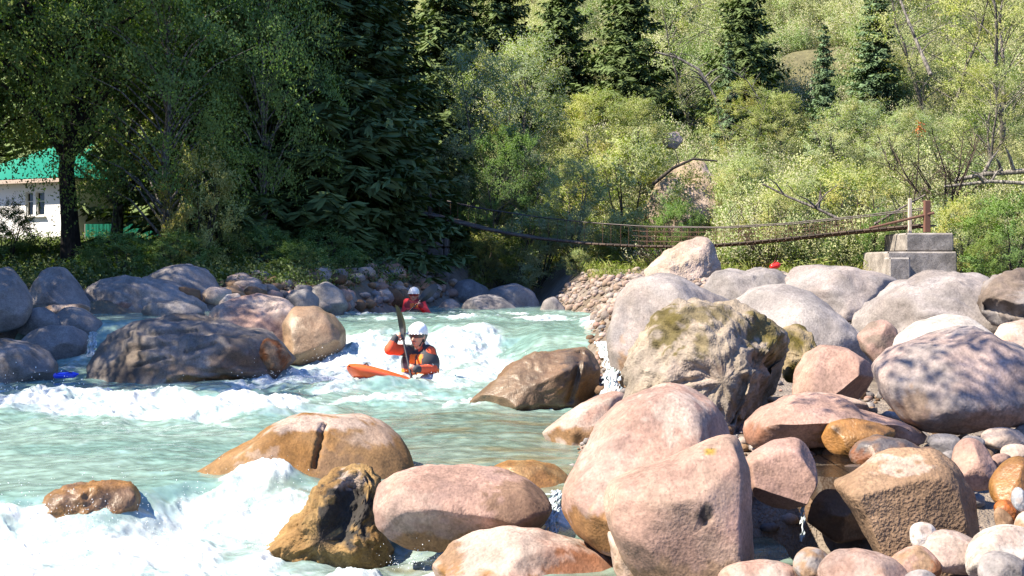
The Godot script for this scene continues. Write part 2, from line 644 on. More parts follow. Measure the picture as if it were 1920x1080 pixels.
func make_spray() -> void:
	var ball := SphereMesh.new()
	ball.radius = 1.0
	ball.height = 2.0
	ball.radial_segments = 6
	ball.rings = 3
	ball.material = M["spray"]
	var where: Array[Transform3D] = []
	# [x, d, reach across, reach along, height, count, size]
	for s in [[X(75, 14.2), 14.2, 0.5, 0.3, 0.30, 300, 0.011], [X(300, 13.4), 13.4, 1.6, 0.3, 0.13, 420, 0.009], [X(640, 16.0), 16.0, 1.3, 0.7, 0.20, 420, 0.010],
			[X(790, 15.7), 15.7, 0.5, 0.3, 0.22, 320, 0.009], [X(860, 18.4), 18.4, 0.7, 0.4, 0.22, 260, 0.011], [X(430, 8.3), 8.3, 0.55, 0.3, 0.16, 520, 0.0055],
			[X(150, 7.9), 7.9, 0.8, 0.35, 0.15, 620, 0.0055], [X(520, 8.0), 8.0, 0.25, 0.2, 0.14, 300, 0.005], [X(1140, 11.6), 11.6, 0.14, 0.1, 0.2, 160, 0.008], [X(620, 18.7), 18.7, 0.35, 0.3, 0.2, 160, 0.010],
			[X(770, 7.4), 7.4, 0.16, 0.15, 0.1, 160, 0.005]]:
		for k in int(s[5] * 0.95):
			var x: float = s[0] + rng.randfn(0.0, 0.5) * s[2]
			var d: float = s[1] + rng.randfn(0.0, 0.5) * s[3]
			var clump := n_mid.get_noise_2d(x * 3.0, d * 3.0)
			if clump < -0.1:
				continue
			var y: float = water_level(x, d) + 0.04 + absf(rng.randfn(0.0, 0.5)) * s[4] * (0.5 + clump * 1.5)
			var r: float = s[6] * rng.randf_range(0.15, 0.5)
			where.append(Transform3D(Basis.from_scale(Vector3(r, r * rng.randf_range(0.8, 2.0), r)).rotated(Vector3.FORWARD, rng.randf_range(-0.7, 0.7)), Vector3(x, y, -d)))
	var mm := MultiMesh.new()
	mm.transform_format = MultiMesh.TRANSFORM_3D
	mm.mesh = ball
	mm.instance_count = where.size()
	for k in where.size():
		mm.set_instance_transform(k, where[k])
	var o := MultiMeshInstance3D.new()
	o.name = "water_spray"
	o.multimesh = mm
	add_child(o)
	struct(o, "stuff")
	tag(o, "white drops of spray flying over the rapids", "spray")

# ---------------------------------------------------------------- rocks
const PINK := Color(0.61, 0.39, 0.305)
const PINK2 := Color(0.52, 0.345, 0.285)
const PALE := Color(0.70, 0.55, 0.46)
const TAN := Color(0.45, 0.29, 0.175)
const BROWN := Color(0.27, 0.165, 0.095)
const OCHRE := Color(0.40, 0.20, 0.06)
const RUST := Color(0.36, 0.125, 0.04)
const GREY := Color(0.45, 0.405, 0.385)
const GREY2 := Color(0.37, 0.34, 0.33)
const DARK := Color(0.05, 0.05, 0.05)  # near-black patch colour, painting shade into pits, hollows and splits
const MOSS := Color(0.17, 0.135, 0.025)
const WHITE_ROCK := Color(0.90, 0.83, 0.74)
const BLUEGREY := Color(0.40, 0.375, 0.36)

# A boulder: its outline (photograph pixels, at distance d) swells to a body with depth, is cut by facets and weathered by noise.
# o: depth (share of the mean radius), tilt (how far the top leans back), facets [[nx, ny, nz, px, py, out]], cuts (random facets), rough, patches [[px, py, rx, ry, colour, strength]], mat, res
func rock(called: String, label: String, outline: Array, d: float, c0: Color, c1: Color, o := {}) -> MeshInstance3D:
	var lo := Vector2(1e9, 1e9)
	var hi := Vector2(-1e9, -1e9)
	var pts := PackedVector2Array()
	for k in range(0, outline.size(), 2):
		var q := Vector2(outline[k], outline[k + 1])
		lo = lo.min(q)
		hi = hi.max(q)
		pts.append(q)
	var mid := (lo + hi) * 0.5
	var s := d / F
	for k in pts.size():
		pts[k] = Vector2(pts[k].x - mid.x, mid.y - pts[k].y) * s
	var at := P(mid.x, mid.y, d)
	var big := (hi.x - lo.x) * s * 0.5
	var tall := (hi.y - lo.y) * s * 0.5
	var mean := (big + tall) * 0.5
	var nt: int = o.get("res", 72)
	var np := nt / 2
	var rad := PackedFloat32Array()
	for k in nt:
		var a := TAU * k / nt
		var dir := Vector2(cos(a), sin(a)) * 1000.0
		var best := mean * 0.4
		for e in pts.size():
			var hit = Geometry2D.segment_intersects_segment(Vector2.ZERO, dir, pts[e], pts[(e + 1) % pts.size()])
			if hit != null:
				best = maxf(best, hit.length())
		rad.append(best)
	for turn in maxi(1, nt / 64):
		var sm := rad.duplicate()
		for k in nt:
			sm[k] = rad[k] * 0.5 + (rad[(k + 1) % nt] + rad[(k + nt - 1) % nt]) * 0.25
		rad = sm
	var round_ := 0.0
	for k in nt:
		round_ += rad[k] / nt
	var dep: float = o.get("depth", 0.85) * mean
	var tilt: float = o.get("tilt", 0.45)
	var b := Buf.new()
	var sd := hash(label) % 1000
	var r := RandomNumberGenerator.new()
	r.seed = sd
	var full: float = o.get("full", r.randf_range(0.48, 0.68))
	for j in range(0, np + 1):
		var ph := -PI / 2 + PI * j / np
		var k2 := pow(maxf(cos(ph), 0.0), full)
		var z := sin(ph)
		z = signf(z) * pow(absf(z), 0.9) * dep
		for i in nt:
			if (j == 0 or j == np) and i > 0:
				break
			var a := TAU * i / nt
			var rr := lerpf(round_, rad[i], sstep(0.0, 0.92, k2)) * k2
			var y := rr * sin(a)
			b.v.append(Vector3(rr * cos(a), y, z - y * tilt))
	# facets
	var planes := []
	for f in o.get("facets", []):
		var nn := Vector3(f[0], f[1], f[2]).normalized()
		var pt := Vector3((f[3] - mid.x) * s, (mid.y - f[4]) * s, 0.0)
		pt.z = f[5] * dep - pt.y * tilt
		planes.append([nn, nn.dot(pt)])
	for k in o.get("cuts", 7):
		var nn := Vector3(r.randf_range(-0.9, 0.9), r.randf_range(-0.5, 1.0), r.randf_range(0.35, 1.0)).normalized()
		var top := -1e9
		for q in b.v:
			top = maxf(top, nn.dot(q))
		planes.append([nn, top * r.randf_range(0.68, 0.90)])
	for k in 9:
		var nn := Vector3(r.randf_range(-1, 1), r.randf_range(-0.6, 1.0), r.randf_range(0.1, 1.0)).normalized()
		var top := -1e9
		for q in b.v:
			top = maxf(top, nn.dot(q))
		planes.append([nn, top * r.randf_range(0.88, 0.97)])
	var w: float = o.get("edge", 0.035) * mean
	for pl in planes:
		var nn: Vector3 = pl[0]
		var h: float = pl[1]
		for k in b.v.size():
			var q := b.v[k]
			var t := nn.dot(q) - h
			if t > -w:
				b.v[k] = q - nn * (t if t > w else (t + w) * (t + w) / (4.0 * w))
	# weathering
	var rough: float = o.get("rough", 1.0)
	var crag: float = o.get("crag", 0.0)
	var strata: float = o.get("strata", 0.0)
	var off := Vector3(sd * 1.7, sd * 0.9, sd * 2.3)
	var fq := 1.1 / mean
	var fine := minf(4.0 / mean, 9.0)
	for k in b.v.size():
		var q := b.v[k]
		var out := Vector3(q.x / big, q.y / tall, (q.z + q.y * tilt) / dep).normalized()
		var g := q * fq + off
		var m := n_big.get_noise_3dv(g) * 0.055 * mean * rough
		m += n_mid.get_noise_3dv(q * fine + off) * 0.018 * mean * rough
		if crag > 0.0:
			m += (n_rid.get_noise_3dv(g * 1.5) - 0.3) * -0.09 * mean * crag
			m += n_mid.get_noise_3dv(g * 5.0) * 0.045 * mean * crag
		if strata > 0.0:
			var u := q.y * 1.0 + q.x * 0.16 - q.z * 0.1 + n_big.get_noise_3dv(g * 0.8) * 0.25 * mean
			var saw := fposmod(u * 4.2 / mean, 1.0)
			m += (saw * 0.06 - 0.05 * sstep(0.85, 1.0, saw)) * mean * strata
		b.v[k] = q + out * m
	for f in o.get("cracks", []):   # [px0, py0, px1, py1, width px, depth m]
		var p0 := Vector2((f[0] - mid.x) * s, (mid.y - f[1]) * s)
		var p1 := Vector2((f[2] - mid.x) * s, (mid.y - f[3]) * s)
		for k in b.v.size():
			var q := b.v[k]
			if q.z + q.y * tilt < 0.0:
				continue
			var wob := n_mid.get_noise_2d(q.x * 6.0, q.y * 6.0) * 0.012
			var near := Geometry2D.get_closest_point_to_segment(Vector2(q.x, q.y), p0, p1)
			var t := maxf(0.0, 1.0 - (Vector2(q.x + wob, q.y) - near).length() / (f[4] * s))
			if t > 0.0:
				b.v[k] = q + Vector3(0, -0.3, -1) * (f[5] * sstep(0.0, 0.8, t))
	# faces: ring 0 and the last ring are single points
	var ring := func(j: int, i: int) -> int:
		return 0 if j == 0 else (1 + (np - 1) * nt if j == np else 1 + (j - 1) * nt + i % nt)
	for j in np:
		for i in nt:
			var p00: int = ring.call(j, i)
			var p01: int = ring.call(j, i + 1)
			var p10: int = ring.call(j + 1, i)
			var p11: int = ring.call(j + 1, i + 1)
			if j > 0:
				b.i.append_array(PackedInt32Array([p00, p10, p01]))
			if j < np - 1:
				b.i.append_array(PackedInt32Array([p01, p10, p11]))
	b.smooth()
	# mineral colour, stains, lichen, and shade painted as dark patches
	var patches := []
	for f in o.get("patches", []):
		var pz := 0.55 * dep
		patches.append([Vector3((f[0] - mid.x) * s, (mid.y - f[1]) * s, 0.0), f[2] * s, f[3] * s, f[4], f[5] if f.size() > 5 else 1.0])
	for q in b.v:
		var g := q * fq + off
		var t := n_mid.get_noise_3dv(g * 0.9 + Vector3(5, 5, 5))
		var c: Color = c0.lerp(c1, sstep(-0.25, 0.3, t))
		var f := n_mid.get_noise_3dv(q * 7.0 + off)
		c = c * (1.0 + 0.13 * f)
		for pa in patches:
			var e := Vector2((q.x - pa[0].x) / pa[1], (q.y - pa[0].y) / pa[2]).length()
			e += n_mid.get_noise_3dv(q * (1.6 / maxf(pa[1], pa[2])) + off) * 0.9
			e += n_mid.get_noise_3dv(q * 11.0 + off) * 0.45
			var share: float = sstep(1.12, 0.82, e) * pa[4]
			if share > 0.0:
				c = c.lerp(pa[3] * (1.0 + 0.35 * n_mid.get_noise_3dv(q * 14.0 + off)), share)
		c.a = 1.0
		b.c.append(c)
	var node := part(called, b.mesh(), M[o.get("mat", "rock")], self, at)
	tag(node, label, o.get("cat", "boulder"), o.get("group", ""))
	return node

func egg(called: String, label: String, x0: float, y0: float, x1: float, y1: float, d: float, c0: Color, c1: Color, o := {}) -> MeshInstance3D:
	var ol := []
	var cx := (x0 + x1) / 2
	var cy := (y0 + y1) / 2
	var lean: float = o.get("lean", 0.0)
	for k in 18:
		var a := TAU * k / 18
		var sk := 1.0 + 0.07 * sin(a * 2.0 + x0) + 0.05 * cos(a * 3.0 + y0)
		var q := Vector2(cos(a) * (x1 - x0) / 2 * sk, sin(a) * (y1 - y0) / 2 * sk).rotated(lean)
		ol.append_array([cx + q.x, cy + q.y])
	if not o.has("res"):
		o["res"] = 36
	if not o.has("rough"):
		o["rough"] = 0.7
	return rock(called, label, ol, d, c0, c1, o)

func make_rocks() -> void:
	# ---- foremost boulders
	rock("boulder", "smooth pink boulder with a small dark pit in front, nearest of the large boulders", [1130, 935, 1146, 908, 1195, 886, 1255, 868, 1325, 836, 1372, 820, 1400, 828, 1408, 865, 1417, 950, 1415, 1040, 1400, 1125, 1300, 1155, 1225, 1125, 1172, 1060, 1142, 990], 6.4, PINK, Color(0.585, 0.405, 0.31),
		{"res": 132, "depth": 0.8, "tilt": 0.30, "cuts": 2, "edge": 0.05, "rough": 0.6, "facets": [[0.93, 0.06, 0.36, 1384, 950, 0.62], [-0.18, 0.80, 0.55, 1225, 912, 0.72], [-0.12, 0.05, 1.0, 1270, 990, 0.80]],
		"patches": [[1308, 949, 14, 20, DARK, 0.9], [1330, 846, 9, 5, Color(0.6, 0.4, 0.05), 0.9], [1270, 1075, 170, 45, TAN, 0.7]], "cracks": [[1303, 944, 1313, 958, 9, 0.03]]})  # the near-black patch paints shade into the small pit
	rock("boulder", "big pink boulder with pale crown leaning behind the pitted one", [1048, 965, 1060, 910, 1082, 865, 1120, 805, 1165, 765, 1215, 738, 1265, 726, 1310, 730, 1345, 752, 1377, 795, 1393, 840, 1400, 920, 1350, 1020, 1200, 1040, 1120, 1018, 1075, 992], 7.15, PINK2, PINK,
		{"res": 132, "depth": 0.8, "tilt": 0.62, "cuts": 3, "edge": 0.08, "rough": 0.8, "facets": [[0.85, 0.25, 0.42, 1330, 800, 0.5]], "patches": [[1275, 775, 55, 40, PALE, 0.8], [1100, 985, 75, 45, OCHRE, 0.85], [1130, 880, 40, 60, PALE, 0.4]]})
	rock("boulder", "narrow tan rock wedged under the pitted pink boulder", [1134, 975, 1150, 962, 1185, 985, 1215, 1015, 1245, 1060, 1262, 1120, 1185, 1130, 1152, 1070], 6.75, TAN, PALE, {"res": 60, "depth": 0.9, "patches": [[1165, 1030, 25, 50, PALE, 0.5]]})
	rock("boulder", "flat-topped pink rock lying across the outflow beside black rock", [695, 945, 703, 915, 738, 895, 800, 884, 870, 881, 930, 886, 985, 903, 1025, 930, 1034, 955, 1022, 985, 985, 1005, 930, 1010, 870, 1018, 820, 1033, 770, 1033, 728, 1012, 704, 985], 7.5, PINK, PINK2,
		{"res": 120, "depth": 0.75, "tilt": 0.75, "cuts": 3, "edge": 0.06, "facets": [[-0.15, -0.5, 0.85, 870, 965, 0.72], [-0.55, 0.1, 0.8, 745, 945, 0.75]], "patches": [[985, 955, 70, 60, BROWN, 0.75], [840, 1020, 150, 30, OCHRE, 0.7], [760, 945, 50, 40, PALE, 0.35]]})
	rock("boulder", "low pink and rust rock at the bottom edge below the flat-topped one", [790, 1075, 830, 1036, 880, 1012, 940, 1001, 1010, 1003, 1070, 1018, 1112, 1035, 1152, 1045, 1168, 1080, 1150, 1140, 950, 1170, 830, 1140], 6.9, PINK, PALE,
		{"res": 110, "depth": 0.8, "tilt": 0.8, "rough": 1.3, "patches": [[1090, 1065, 70, 35, RUST, 0.8], [950, 1090, 130, 30, OCHRE, 0.9], [840, 1050, 25, 30, OCHRE, 0.7]]})
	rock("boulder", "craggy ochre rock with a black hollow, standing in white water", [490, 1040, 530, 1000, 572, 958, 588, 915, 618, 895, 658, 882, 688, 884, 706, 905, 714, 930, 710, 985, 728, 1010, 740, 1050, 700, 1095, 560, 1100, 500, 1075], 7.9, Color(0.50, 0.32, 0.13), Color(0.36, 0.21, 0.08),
		{"res": 120, "depth": 0.85, "tilt": 0.55, "rough": 1.4, "crag": 1.3, "cuts": 4, "mat": "craggy", "patches": [[655, 950, 45, 55, DARK, 0.95], [660, 900, 24, 14, PALE, 0.9]], "cracks": [[668, 915, 640, 985, 34, 0.09]]})  # the near-black patch paints shade into the carved hollow
	rock("boulder", "large ochre boulder with pale crown and vertical crack in the pool", [312, 915, 365, 884, 428, 850, 488, 815, 528, 791, 563, 781, 615, 785, 660, 788, 702, 797, 737, 820, 767, 852, 779, 882, 775, 930, 700, 985, 560, 1010, 430, 990, 335, 950], 9.1, OCHRE, Color(0.38, 0.22, 0.095),
		{"res": 130, "depth": 0.8, "tilt": 0.55, "cuts": 3, "edge": 0.08, "facets": [[-0.5, 0.45, 0.74, 480, 880, 0.7]], "patches": [[590, 792, 95, 15, PALE, 0.85], [700, 812, 45, 18, PALE, 0.5], [640, 865, 38, 40, BROWN, 0.7], [505, 870, 45, 40, PALE, 0.4]], "cracks": [[606, 797, 603, 862, 6, 0.06]]})
	rock("boulder", "small low ochre rock awash in foam near left edge", [45, 965, 88, 926, 130, 912, 190, 906, 240, 908, 256, 935, 258, 985, 225, 1020, 140, 1030, 60, 1010], 8.15, OCHRE, BROWN, {"res": 80, "crag": 0.7, "rough": 1.3, "mat": "wet"})
	rock("boulder", "wet ochre slab just above water beside big pink boulder", [900, 892, 950, 869, 1000, 867, 1050, 876, 1075, 895, 1060, 925, 980, 935, 915, 920], 8.7, OCHRE, Color(0.5, 0.3, 0.12), {"res": 72, "tilt": 0.9, "mat": "wet"})
	rock("boulder", "low pale pink rock with ochre foot at pool edge below trickling fall", [1012, 815, 1050, 785, 1090, 760, 1130, 742, 1160, 735, 1182, 745, 1180, 800, 1150, 845, 1080, 850, 1025, 835], 10.9, PALE, PINK, {"res": 80, "tilt": 0.7, "patches": [[1085, 812, 50, 20, OCHRE, 0.8]]})
	rock("boulder", "brown wet boulder in mid-stream with a split dark right face", [880, 752, 930, 710, 965, 680, 1000, 665, 1050, 660, 1100, 652, 1118, 665, 1127, 700, 1118, 745, 1100, 780, 1000, 795, 900, 785], 13.7, Color(0.30, 0.20, 0.12), BROWN,
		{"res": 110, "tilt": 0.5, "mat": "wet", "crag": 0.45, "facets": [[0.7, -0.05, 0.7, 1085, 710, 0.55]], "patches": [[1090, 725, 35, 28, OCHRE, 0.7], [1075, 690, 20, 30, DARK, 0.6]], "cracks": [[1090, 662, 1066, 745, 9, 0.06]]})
	# ---- right bank
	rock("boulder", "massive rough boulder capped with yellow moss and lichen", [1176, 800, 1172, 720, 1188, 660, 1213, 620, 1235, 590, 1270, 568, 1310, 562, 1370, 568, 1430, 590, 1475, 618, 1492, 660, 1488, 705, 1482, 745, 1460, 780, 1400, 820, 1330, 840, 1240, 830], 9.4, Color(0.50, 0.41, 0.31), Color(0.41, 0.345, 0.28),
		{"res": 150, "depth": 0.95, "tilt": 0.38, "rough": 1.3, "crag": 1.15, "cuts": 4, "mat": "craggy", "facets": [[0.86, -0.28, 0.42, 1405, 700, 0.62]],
		"patches": [[1245, 610, 26, 40, MOSS, 0.8], [1285, 590, 40, 18, MOSS, 0.6], [1300, 640, 14, 22, MOSS, 0.6], [1425, 615, 50, 34, MOSS, 0.8], [1450, 650, 30, 30, MOSS, 0.7], [1345, 585, 20, 14, MOSS, 0.6], [1290, 690, 60, 24, PALE, 0.5], [1330, 690, 8, 24, Color(0.2, 0.13, 0.1), 0.7], [1360, 800, 20, 20, PALE, 0.4], [1440, 745, 40, 45, Color(0.14, 0.12, 0.085), 0.7]],  # moss and pale patches; the last, dark one paints shade on the right flank
		"cracks": [[1375, 700, 1350, 770, 12, 0.10], [1400, 668, 1460, 690, 20, 0.14], [1230, 715, 1330, 690, 6, 0.035]]})
	rock("boulder", "lichen-crusted rock peeping out behind right side of mossy boulder", [1462, 640, 1478, 615, 1503, 608, 1522, 625, 1535, 655, 1518, 685, 1495, 720, 1465, 710], 10.1, Color(0.42, 0.33, 0.2), MOSS, {"res": 60, "crag": 1.2, "rough": 1.4, "mat": "craggy"})
	rock("boulder", "broad grey bedrock rising behind mossy boulder beside the tongue of water", [1150, 745, 1143, 690, 1142, 640, 1148, 598, 1162, 555, 1195, 525, 1240, 511, 1280, 518, 1325, 540, 1385, 560, 1430, 620, 1410, 740, 1250, 790, 1170, 770], 12.4, GREY, Color(0.47, 0.40, 0.36),
		{"res": 110, "tilt": 0.7, "rough": 1.1, "crag": 0.25, "patches": [[1165, 700, 16, 50, OCHRE, 0.7], [1200, 660, 40, 60, PALE, 0.3]], "cat": "bedrock"})
	rock("boulder", "smooth pale grey dome between mossy boulder and the slab bedrock", [1365, 610, 1385, 566, 1430, 541, 1480, 533, 1530, 545, 1580, 588, 1625, 640, 1664, 690, 1645, 740, 1560, 765, 1450, 765, 1380, 700], 11.8, GREY, Color(0.50, 0.455, 0.425), {"res": 100, "tilt": 0.7, "rough": 0.9, "cat": "bedrock", "cracks": [[1570, 578, 1640, 680, 6, 0.05]]})
	rock("boulder", "dark grey humped rock beneath the red bag", [1315, 545, 1333, 516, 1360, 505, 1400, 508, 1440, 501, 1480, 510, 1505, 532, 1525, 570, 1440, 600, 1340, 590], 16.8, GREY2, GREY, {"res": 72, "tilt": 0.6, "crag": 0.5, "cracks": [[1470, 505, 1500, 545, 9, 0.12]]})
	rock("boulder", "wide pinkish grey rock in front of the concrete abutment", [1475, 525, 1500, 500, 1540, 497, 1600, 500, 1650, 510, 1695, 530, 1690, 555, 1645, 585, 1560, 605, 1495, 590], 15.8, Color(0.47, 0.405, 0.375), GREY, {"res": 72, "tilt": 0.7, "strata": 0.4})
	rock("boulder", "long sloping grey bedrock slab behind white slab", [1590, 620, 1638, 570, 1700, 535, 1770, 512, 1850, 518, 1920, 545, 2000, 555, 2010, 640, 1900, 680, 1800, 690, 1700, 690, 1625, 665], 12.3, Color(0.40, 0.35, 0.325), GREY, {"res": 100, "tilt": 0.8, "strata": 0.7, "crag": 0.3, "patches": [[1700, 655, 60, 16, TAN, 0.6]], "cat": "bedrock"})
	rock("boulder", "dark brownish outcrop at far right edge above pink stone", [1838, 570, 1858, 527, 1900, 508, 1960, 498, 2020, 540, 2010, 640, 1900, 630, 1855, 605], 11.3, GREY2, Color(0.27, 0.21, 0.17), {"res": 80, "crag": 0.9, "cracks": [[1850, 570, 1920, 590, 12, 0.12]]})
	rock("boulder", "bright white slab above the dappled boulder", [1675, 665, 1688, 636, 1740, 605, 1800, 590, 1832, 594, 1865, 625, 1905, 655, 1885, 710, 1780, 740, 1685, 715], 10.0, WHITE_ROCK, Color(0.70, 0.63, 0.56), {"res": 72, "tilt": 0.9, "rough": 0.6})
	rock("boulder", "small squat brown-topped rock left of white slab", [1610, 630, 1638, 604, 1665, 600, 1682, 615, 1687, 655, 1670, 685, 1640, 685, 1615, 655], 10.8, PINK2, Color(0.33, 0.25, 0.2), {"res": 48})
	rock("boulder", "pale pink stone cut by right edge beneath the dark outcrop", [1855, 650, 1888, 612, 1930, 600, 1990, 610, 1990, 700, 1900, 700], 9.7, PALE, PINK, {"res": 48, "tilt": 0.7})
	rock("boulder", "huge overhanging grey-pink boulder dappled with leaf shade at right edge", [1640, 692, 1680, 657, 1740, 640, 1800, 620, 1842, 610, 1885, 640, 1950, 668, 2015, 690, 2045, 740, 2005, 775, 1920, 785, 1850, 795, 1780, 810, 1718, 803, 1680, 782, 1655, 742], 8.3, Color(0.49, 0.42, 0.39), Color(0.50, 0.385, 0.35),
		{"res": 120, "depth": 0.8, "tilt": 0.75, "cuts": 3, "edge": 0.14, "rough": 1.3, "facets": [[-0.05, -0.75, 0.6, 1800, 785, 0.5]], "patches": [[1850, 770, 130, 22, PINK, 0.6], [1690, 760, 22, 40, TAN, 0.6]]})
	rock("boulder", "rounded pink boulder with shaded underside between mossy and dappled boulders", [1484, 750, 1491, 705, 1514, 665, 1550, 650, 1600, 655, 1637, 682, 1643, 712, 1632, 748, 1600, 785, 1500, 790], 9.1, PINK, Color(0.55, 0.36, 0.29), {"res": 84, "depth": 0.8, "tilt": 0.55, "facets": [[0.6, -0.55, 0.6, 1590, 720, 0.55]]})
	rock("boulder", "long tilted pink slab with wet dark underside", [1388, 803, 1430, 770, 1485, 746, 1535, 742, 1600, 765, 1660, 784, 1722, 800, 1755, 817, 1700, 838, 1640, 846, 1600, 848, 1540, 842, 1440, 838, 1402, 842], 8.1, PINK2, PINK, {"res": 96, "depth": 1.0, "tilt": 1.0, "cuts": 2, "edge": 0.14, "rough": 1.6, "facets": [[0.0, -0.7, 0.7, 1480, 805, 0.5]], "patches": [[1415, 815, 20, 22, RUST, 0.6], [1580, 822, 60, 25, OCHRE, 0.7]]})
	rock("boulder", "thin pink shelf of rock under rounded pink boulder", [1475, 757, 1520, 738, 1580, 742, 1630, 756, 1628, 772, 1560, 790, 1488, 788], 8.6, PINK, PALE, {"res": 54, "depth": 1.2, "tilt": 0.8})
	rock("boulder", "wet orange stone under the long tilted slab", [1538, 825, 1555, 796, 1600, 785, 1650, 795, 1692, 808, 1640, 838, 1600, 856, 1555, 852], 7.75, Color(0.52, 0.25, 0.075), OCHRE, {"res": 54, "mat": "wet"})
	rock("boulder", "wet brown ledge under the little shore pool behind heart-shaped stone", [1490, 905, 1520, 880, 1600, 874, 1670, 880, 1690, 920, 1660, 1000, 1560, 1010, 1500, 970], 7.25, BROWN, Color(0.2, 0.14, 0.1), {"res": 60, "mat": "wet", "tilt": 0.3})  # added rock, kept dark to stand in for shade in the gap
	rock("boulder", "dark wet stone with rusty end behind tan block", [1590, 855, 1610, 831, 1650, 818, 1700, 825, 1745, 848, 1720, 868, 1650, 876, 1600, 872], 7.4, Color(0.17, 0.15, 0.15), Color(0.27, 0.16, 0.1), {"res": 54, "mat": "wet", "patches": [[1612, 855, 18, 14, RUST, 0.8]]})
	rock("boulder", "heart-shaped pink stone leaning against the pitted boulder", [1400, 868, 1420, 850, 1460, 832, 1500, 826, 1525, 835, 1537, 865, 1532, 905, 1508, 940, 1472, 970, 1440, 995, 1422, 965, 1408, 912], 6.9, Color(0.60, 0.385, 0.32), PINK, {"res": 84, "depth": 0.75, "tilt": 0.55, "rough": 0.6, "cuts": 1, "facets": [[-0.35, -0.8, 0.45, 1450, 925, 0.3], [-0.1, 0.3, 0.95, 1470, 880, 0.62]]})
	rock("boulder", "tan block with flat front face and dark right edge, bottom right", [1572, 910, 1620, 885, 1663, 857, 1700, 848, 1740, 850, 1775, 853, 1812, 876, 1842, 930, 1847, 990, 1842, 1035, 1760, 1070, 1680, 1085, 1640, 1040, 1602, 965], 6.25, Color(0.45, 0.295, 0.185), Color(0.39, 0.25, 0.155),
		{"res": 120, "depth": 0.75, "tilt": 0.45, "edge": 0.045, "cuts": 1, "mat": "craggy", "facets": [[0.0, 0.10, 1.0, 1710, 960, 0.62], [0.80, 0.15, 0.5, 1800, 930, 0.5], [-0.2, 0.9, 0.4, 1690, 868, 0.35]], "patches": [[1690, 872, 50, 14, PALE, 0.7]]})
	# ---- stones of the near right corner
	egg("stone", "round pink stone behind right shoulder of tan block", 1783, 828, 1868, 918, 6.9, PINK, Color(0.5, 0.32, 0.26), {"cat": "stone"})
	egg("stone", "glossy orange-brown egg-shaped stone at right edge", 1850, 868, 1960, 950, 6.3, Color(0.42, 0.19, 0.06), OCHRE, {"cat": "stone", "mat": "wet", "lean": -0.7})
	egg("stone", "small glossy red-orange pebble below egg-shaped stone", 1866, 940, 1912, 984, 6.05, Color(0.5, 0.15, 0.03), RUST, {"cat": "stone", "mat": "wet", "lean": 0.5})
	egg("stone", "small blue-grey pebble beside the egg-shaped stone at right edge", 1898, 916, 1930, 960, 6.0, Color(0.42, 0.45, 0.48), GREY, {"cat": "stone"})
	egg("stone", "upright tan pebble in dark gap right of tan block", 1866, 955, 1898, 1000, 6.0, TAN, BROWN, {"cat": "stone"})
	egg("stone", "small bright white stone on top of pale pink pile", 1706, 981, 1757, 1030, 5.8, WHITE_ROCK, PALE, {"cat": "stone"})
	egg("stone", "pale pink stone in front of tan block right of white stone", 1722, 998, 1852, 1075, 5.75, Color(0.66, 0.50, 0.43), PALE, {"cat": "stone", "res": 48})
	egg("stone", "round tan pebble with rusty side at bottom edge", 1668, 1028, 1764, 1098, 5.65, TAN, PINK, {"cat": "stone", "patches": [[1752, 1065, 14, 20, RUST, 0.7]], "res": 48})
	egg("stone", "large whitish pink stone in bottom right corner", 1806, 992, 1965, 1092, 5.6, WHITE_ROCK, PALE, {"cat": "stone", "res": 54, "lean": -0.25})
	egg("stone", "smooth grey stone at bottom edge in right corner", 1836, 1036, 1930, 1110, 5.35, GREY, GREY2, {"cat": "stone", "res": 48})
	egg("stone", "tawny stone cut by right edge under small blue-grey pebble", 1905, 960, 1975, 1040, 5.9, TAN, PALE, {"cat": "stone"})
	egg("stone", "broad pink stone at bottom edge right of pitted boulder", 1352, 1052, 1508, 1130, 5.9, PINK, PALE, {"cat": "stone", "res": 54})
	egg("stone", "small tan pebble between two broad pink stones at bottom", 1486, 1030, 1560, 1085, 5.85, TAN, GREY, {"cat": "stone"})
	egg("stone", "long pink stone lying along bottom edge below dark gap", 1526, 1042, 1738, 1130, 5.6, Color(0.62, 0.45, 0.38), PINK, {"cat": "stone", "res": 60, "lean": 0.1})
	egg("stone", "violet-grey chip at bottom edge under tan pebble", 1696, 1072, 1764, 1110, 5.3, GREY2, GREY, {"cat": "stone"})
	# ---- mid-size stones scattered beneath the dappled boulder
	var beneath := [[1842, 802, 1925, 845, 7.6, PALE, "long pale stone under the dappled boulder at right edge"], [1742, 812, 1802, 852, 7.5, GREY2, "dark grey wet stone beneath the tip of dappled boulder"], [1802, 818, 1850, 850, 7.5, GREY, "light grey stone left of the long pale one"],
		[1880, 832, 1935, 872, 7.2, PALE, "pale stone between long pale stone and orange egg-shaped stone"], [1862, 850, 1895, 876, 7.0, PINK2, "tiny pink pebble above orange egg-shaped stone"], [1826, 842, 1866, 868, 7.3, TAN, "tan pebble right above the round pink stone"],
		[1718, 838, 1756, 862, 7.35, Color(0.3, 0.2, 0.15), "rusty brown pebble at end of long tilted slab"], [1762, 846, 1800, 868, 7.3, GREY2, "slate pebble behind the tan block's crest"], [1905, 795, 1950, 830, 7.9, GREY, "grey stone at right edge under the overhang"]]
	for q in beneath:
		egg("stone", q[6], q[0], q[1], q[2], q[3], q[4], q[5], q[5] * 0.8, {"cat": "stone", "res": 28})
	# ---- left bank, in the shade
	rock("boulder", "blue-shaded boulder at left edge above black gap", [-90, 590, -50, 515, 0, 497, 25, 520, 50, 555, 60, 575, 48, 610, -40, 640], 18.6, BLUEGREY, GREY2, {"res": 60})
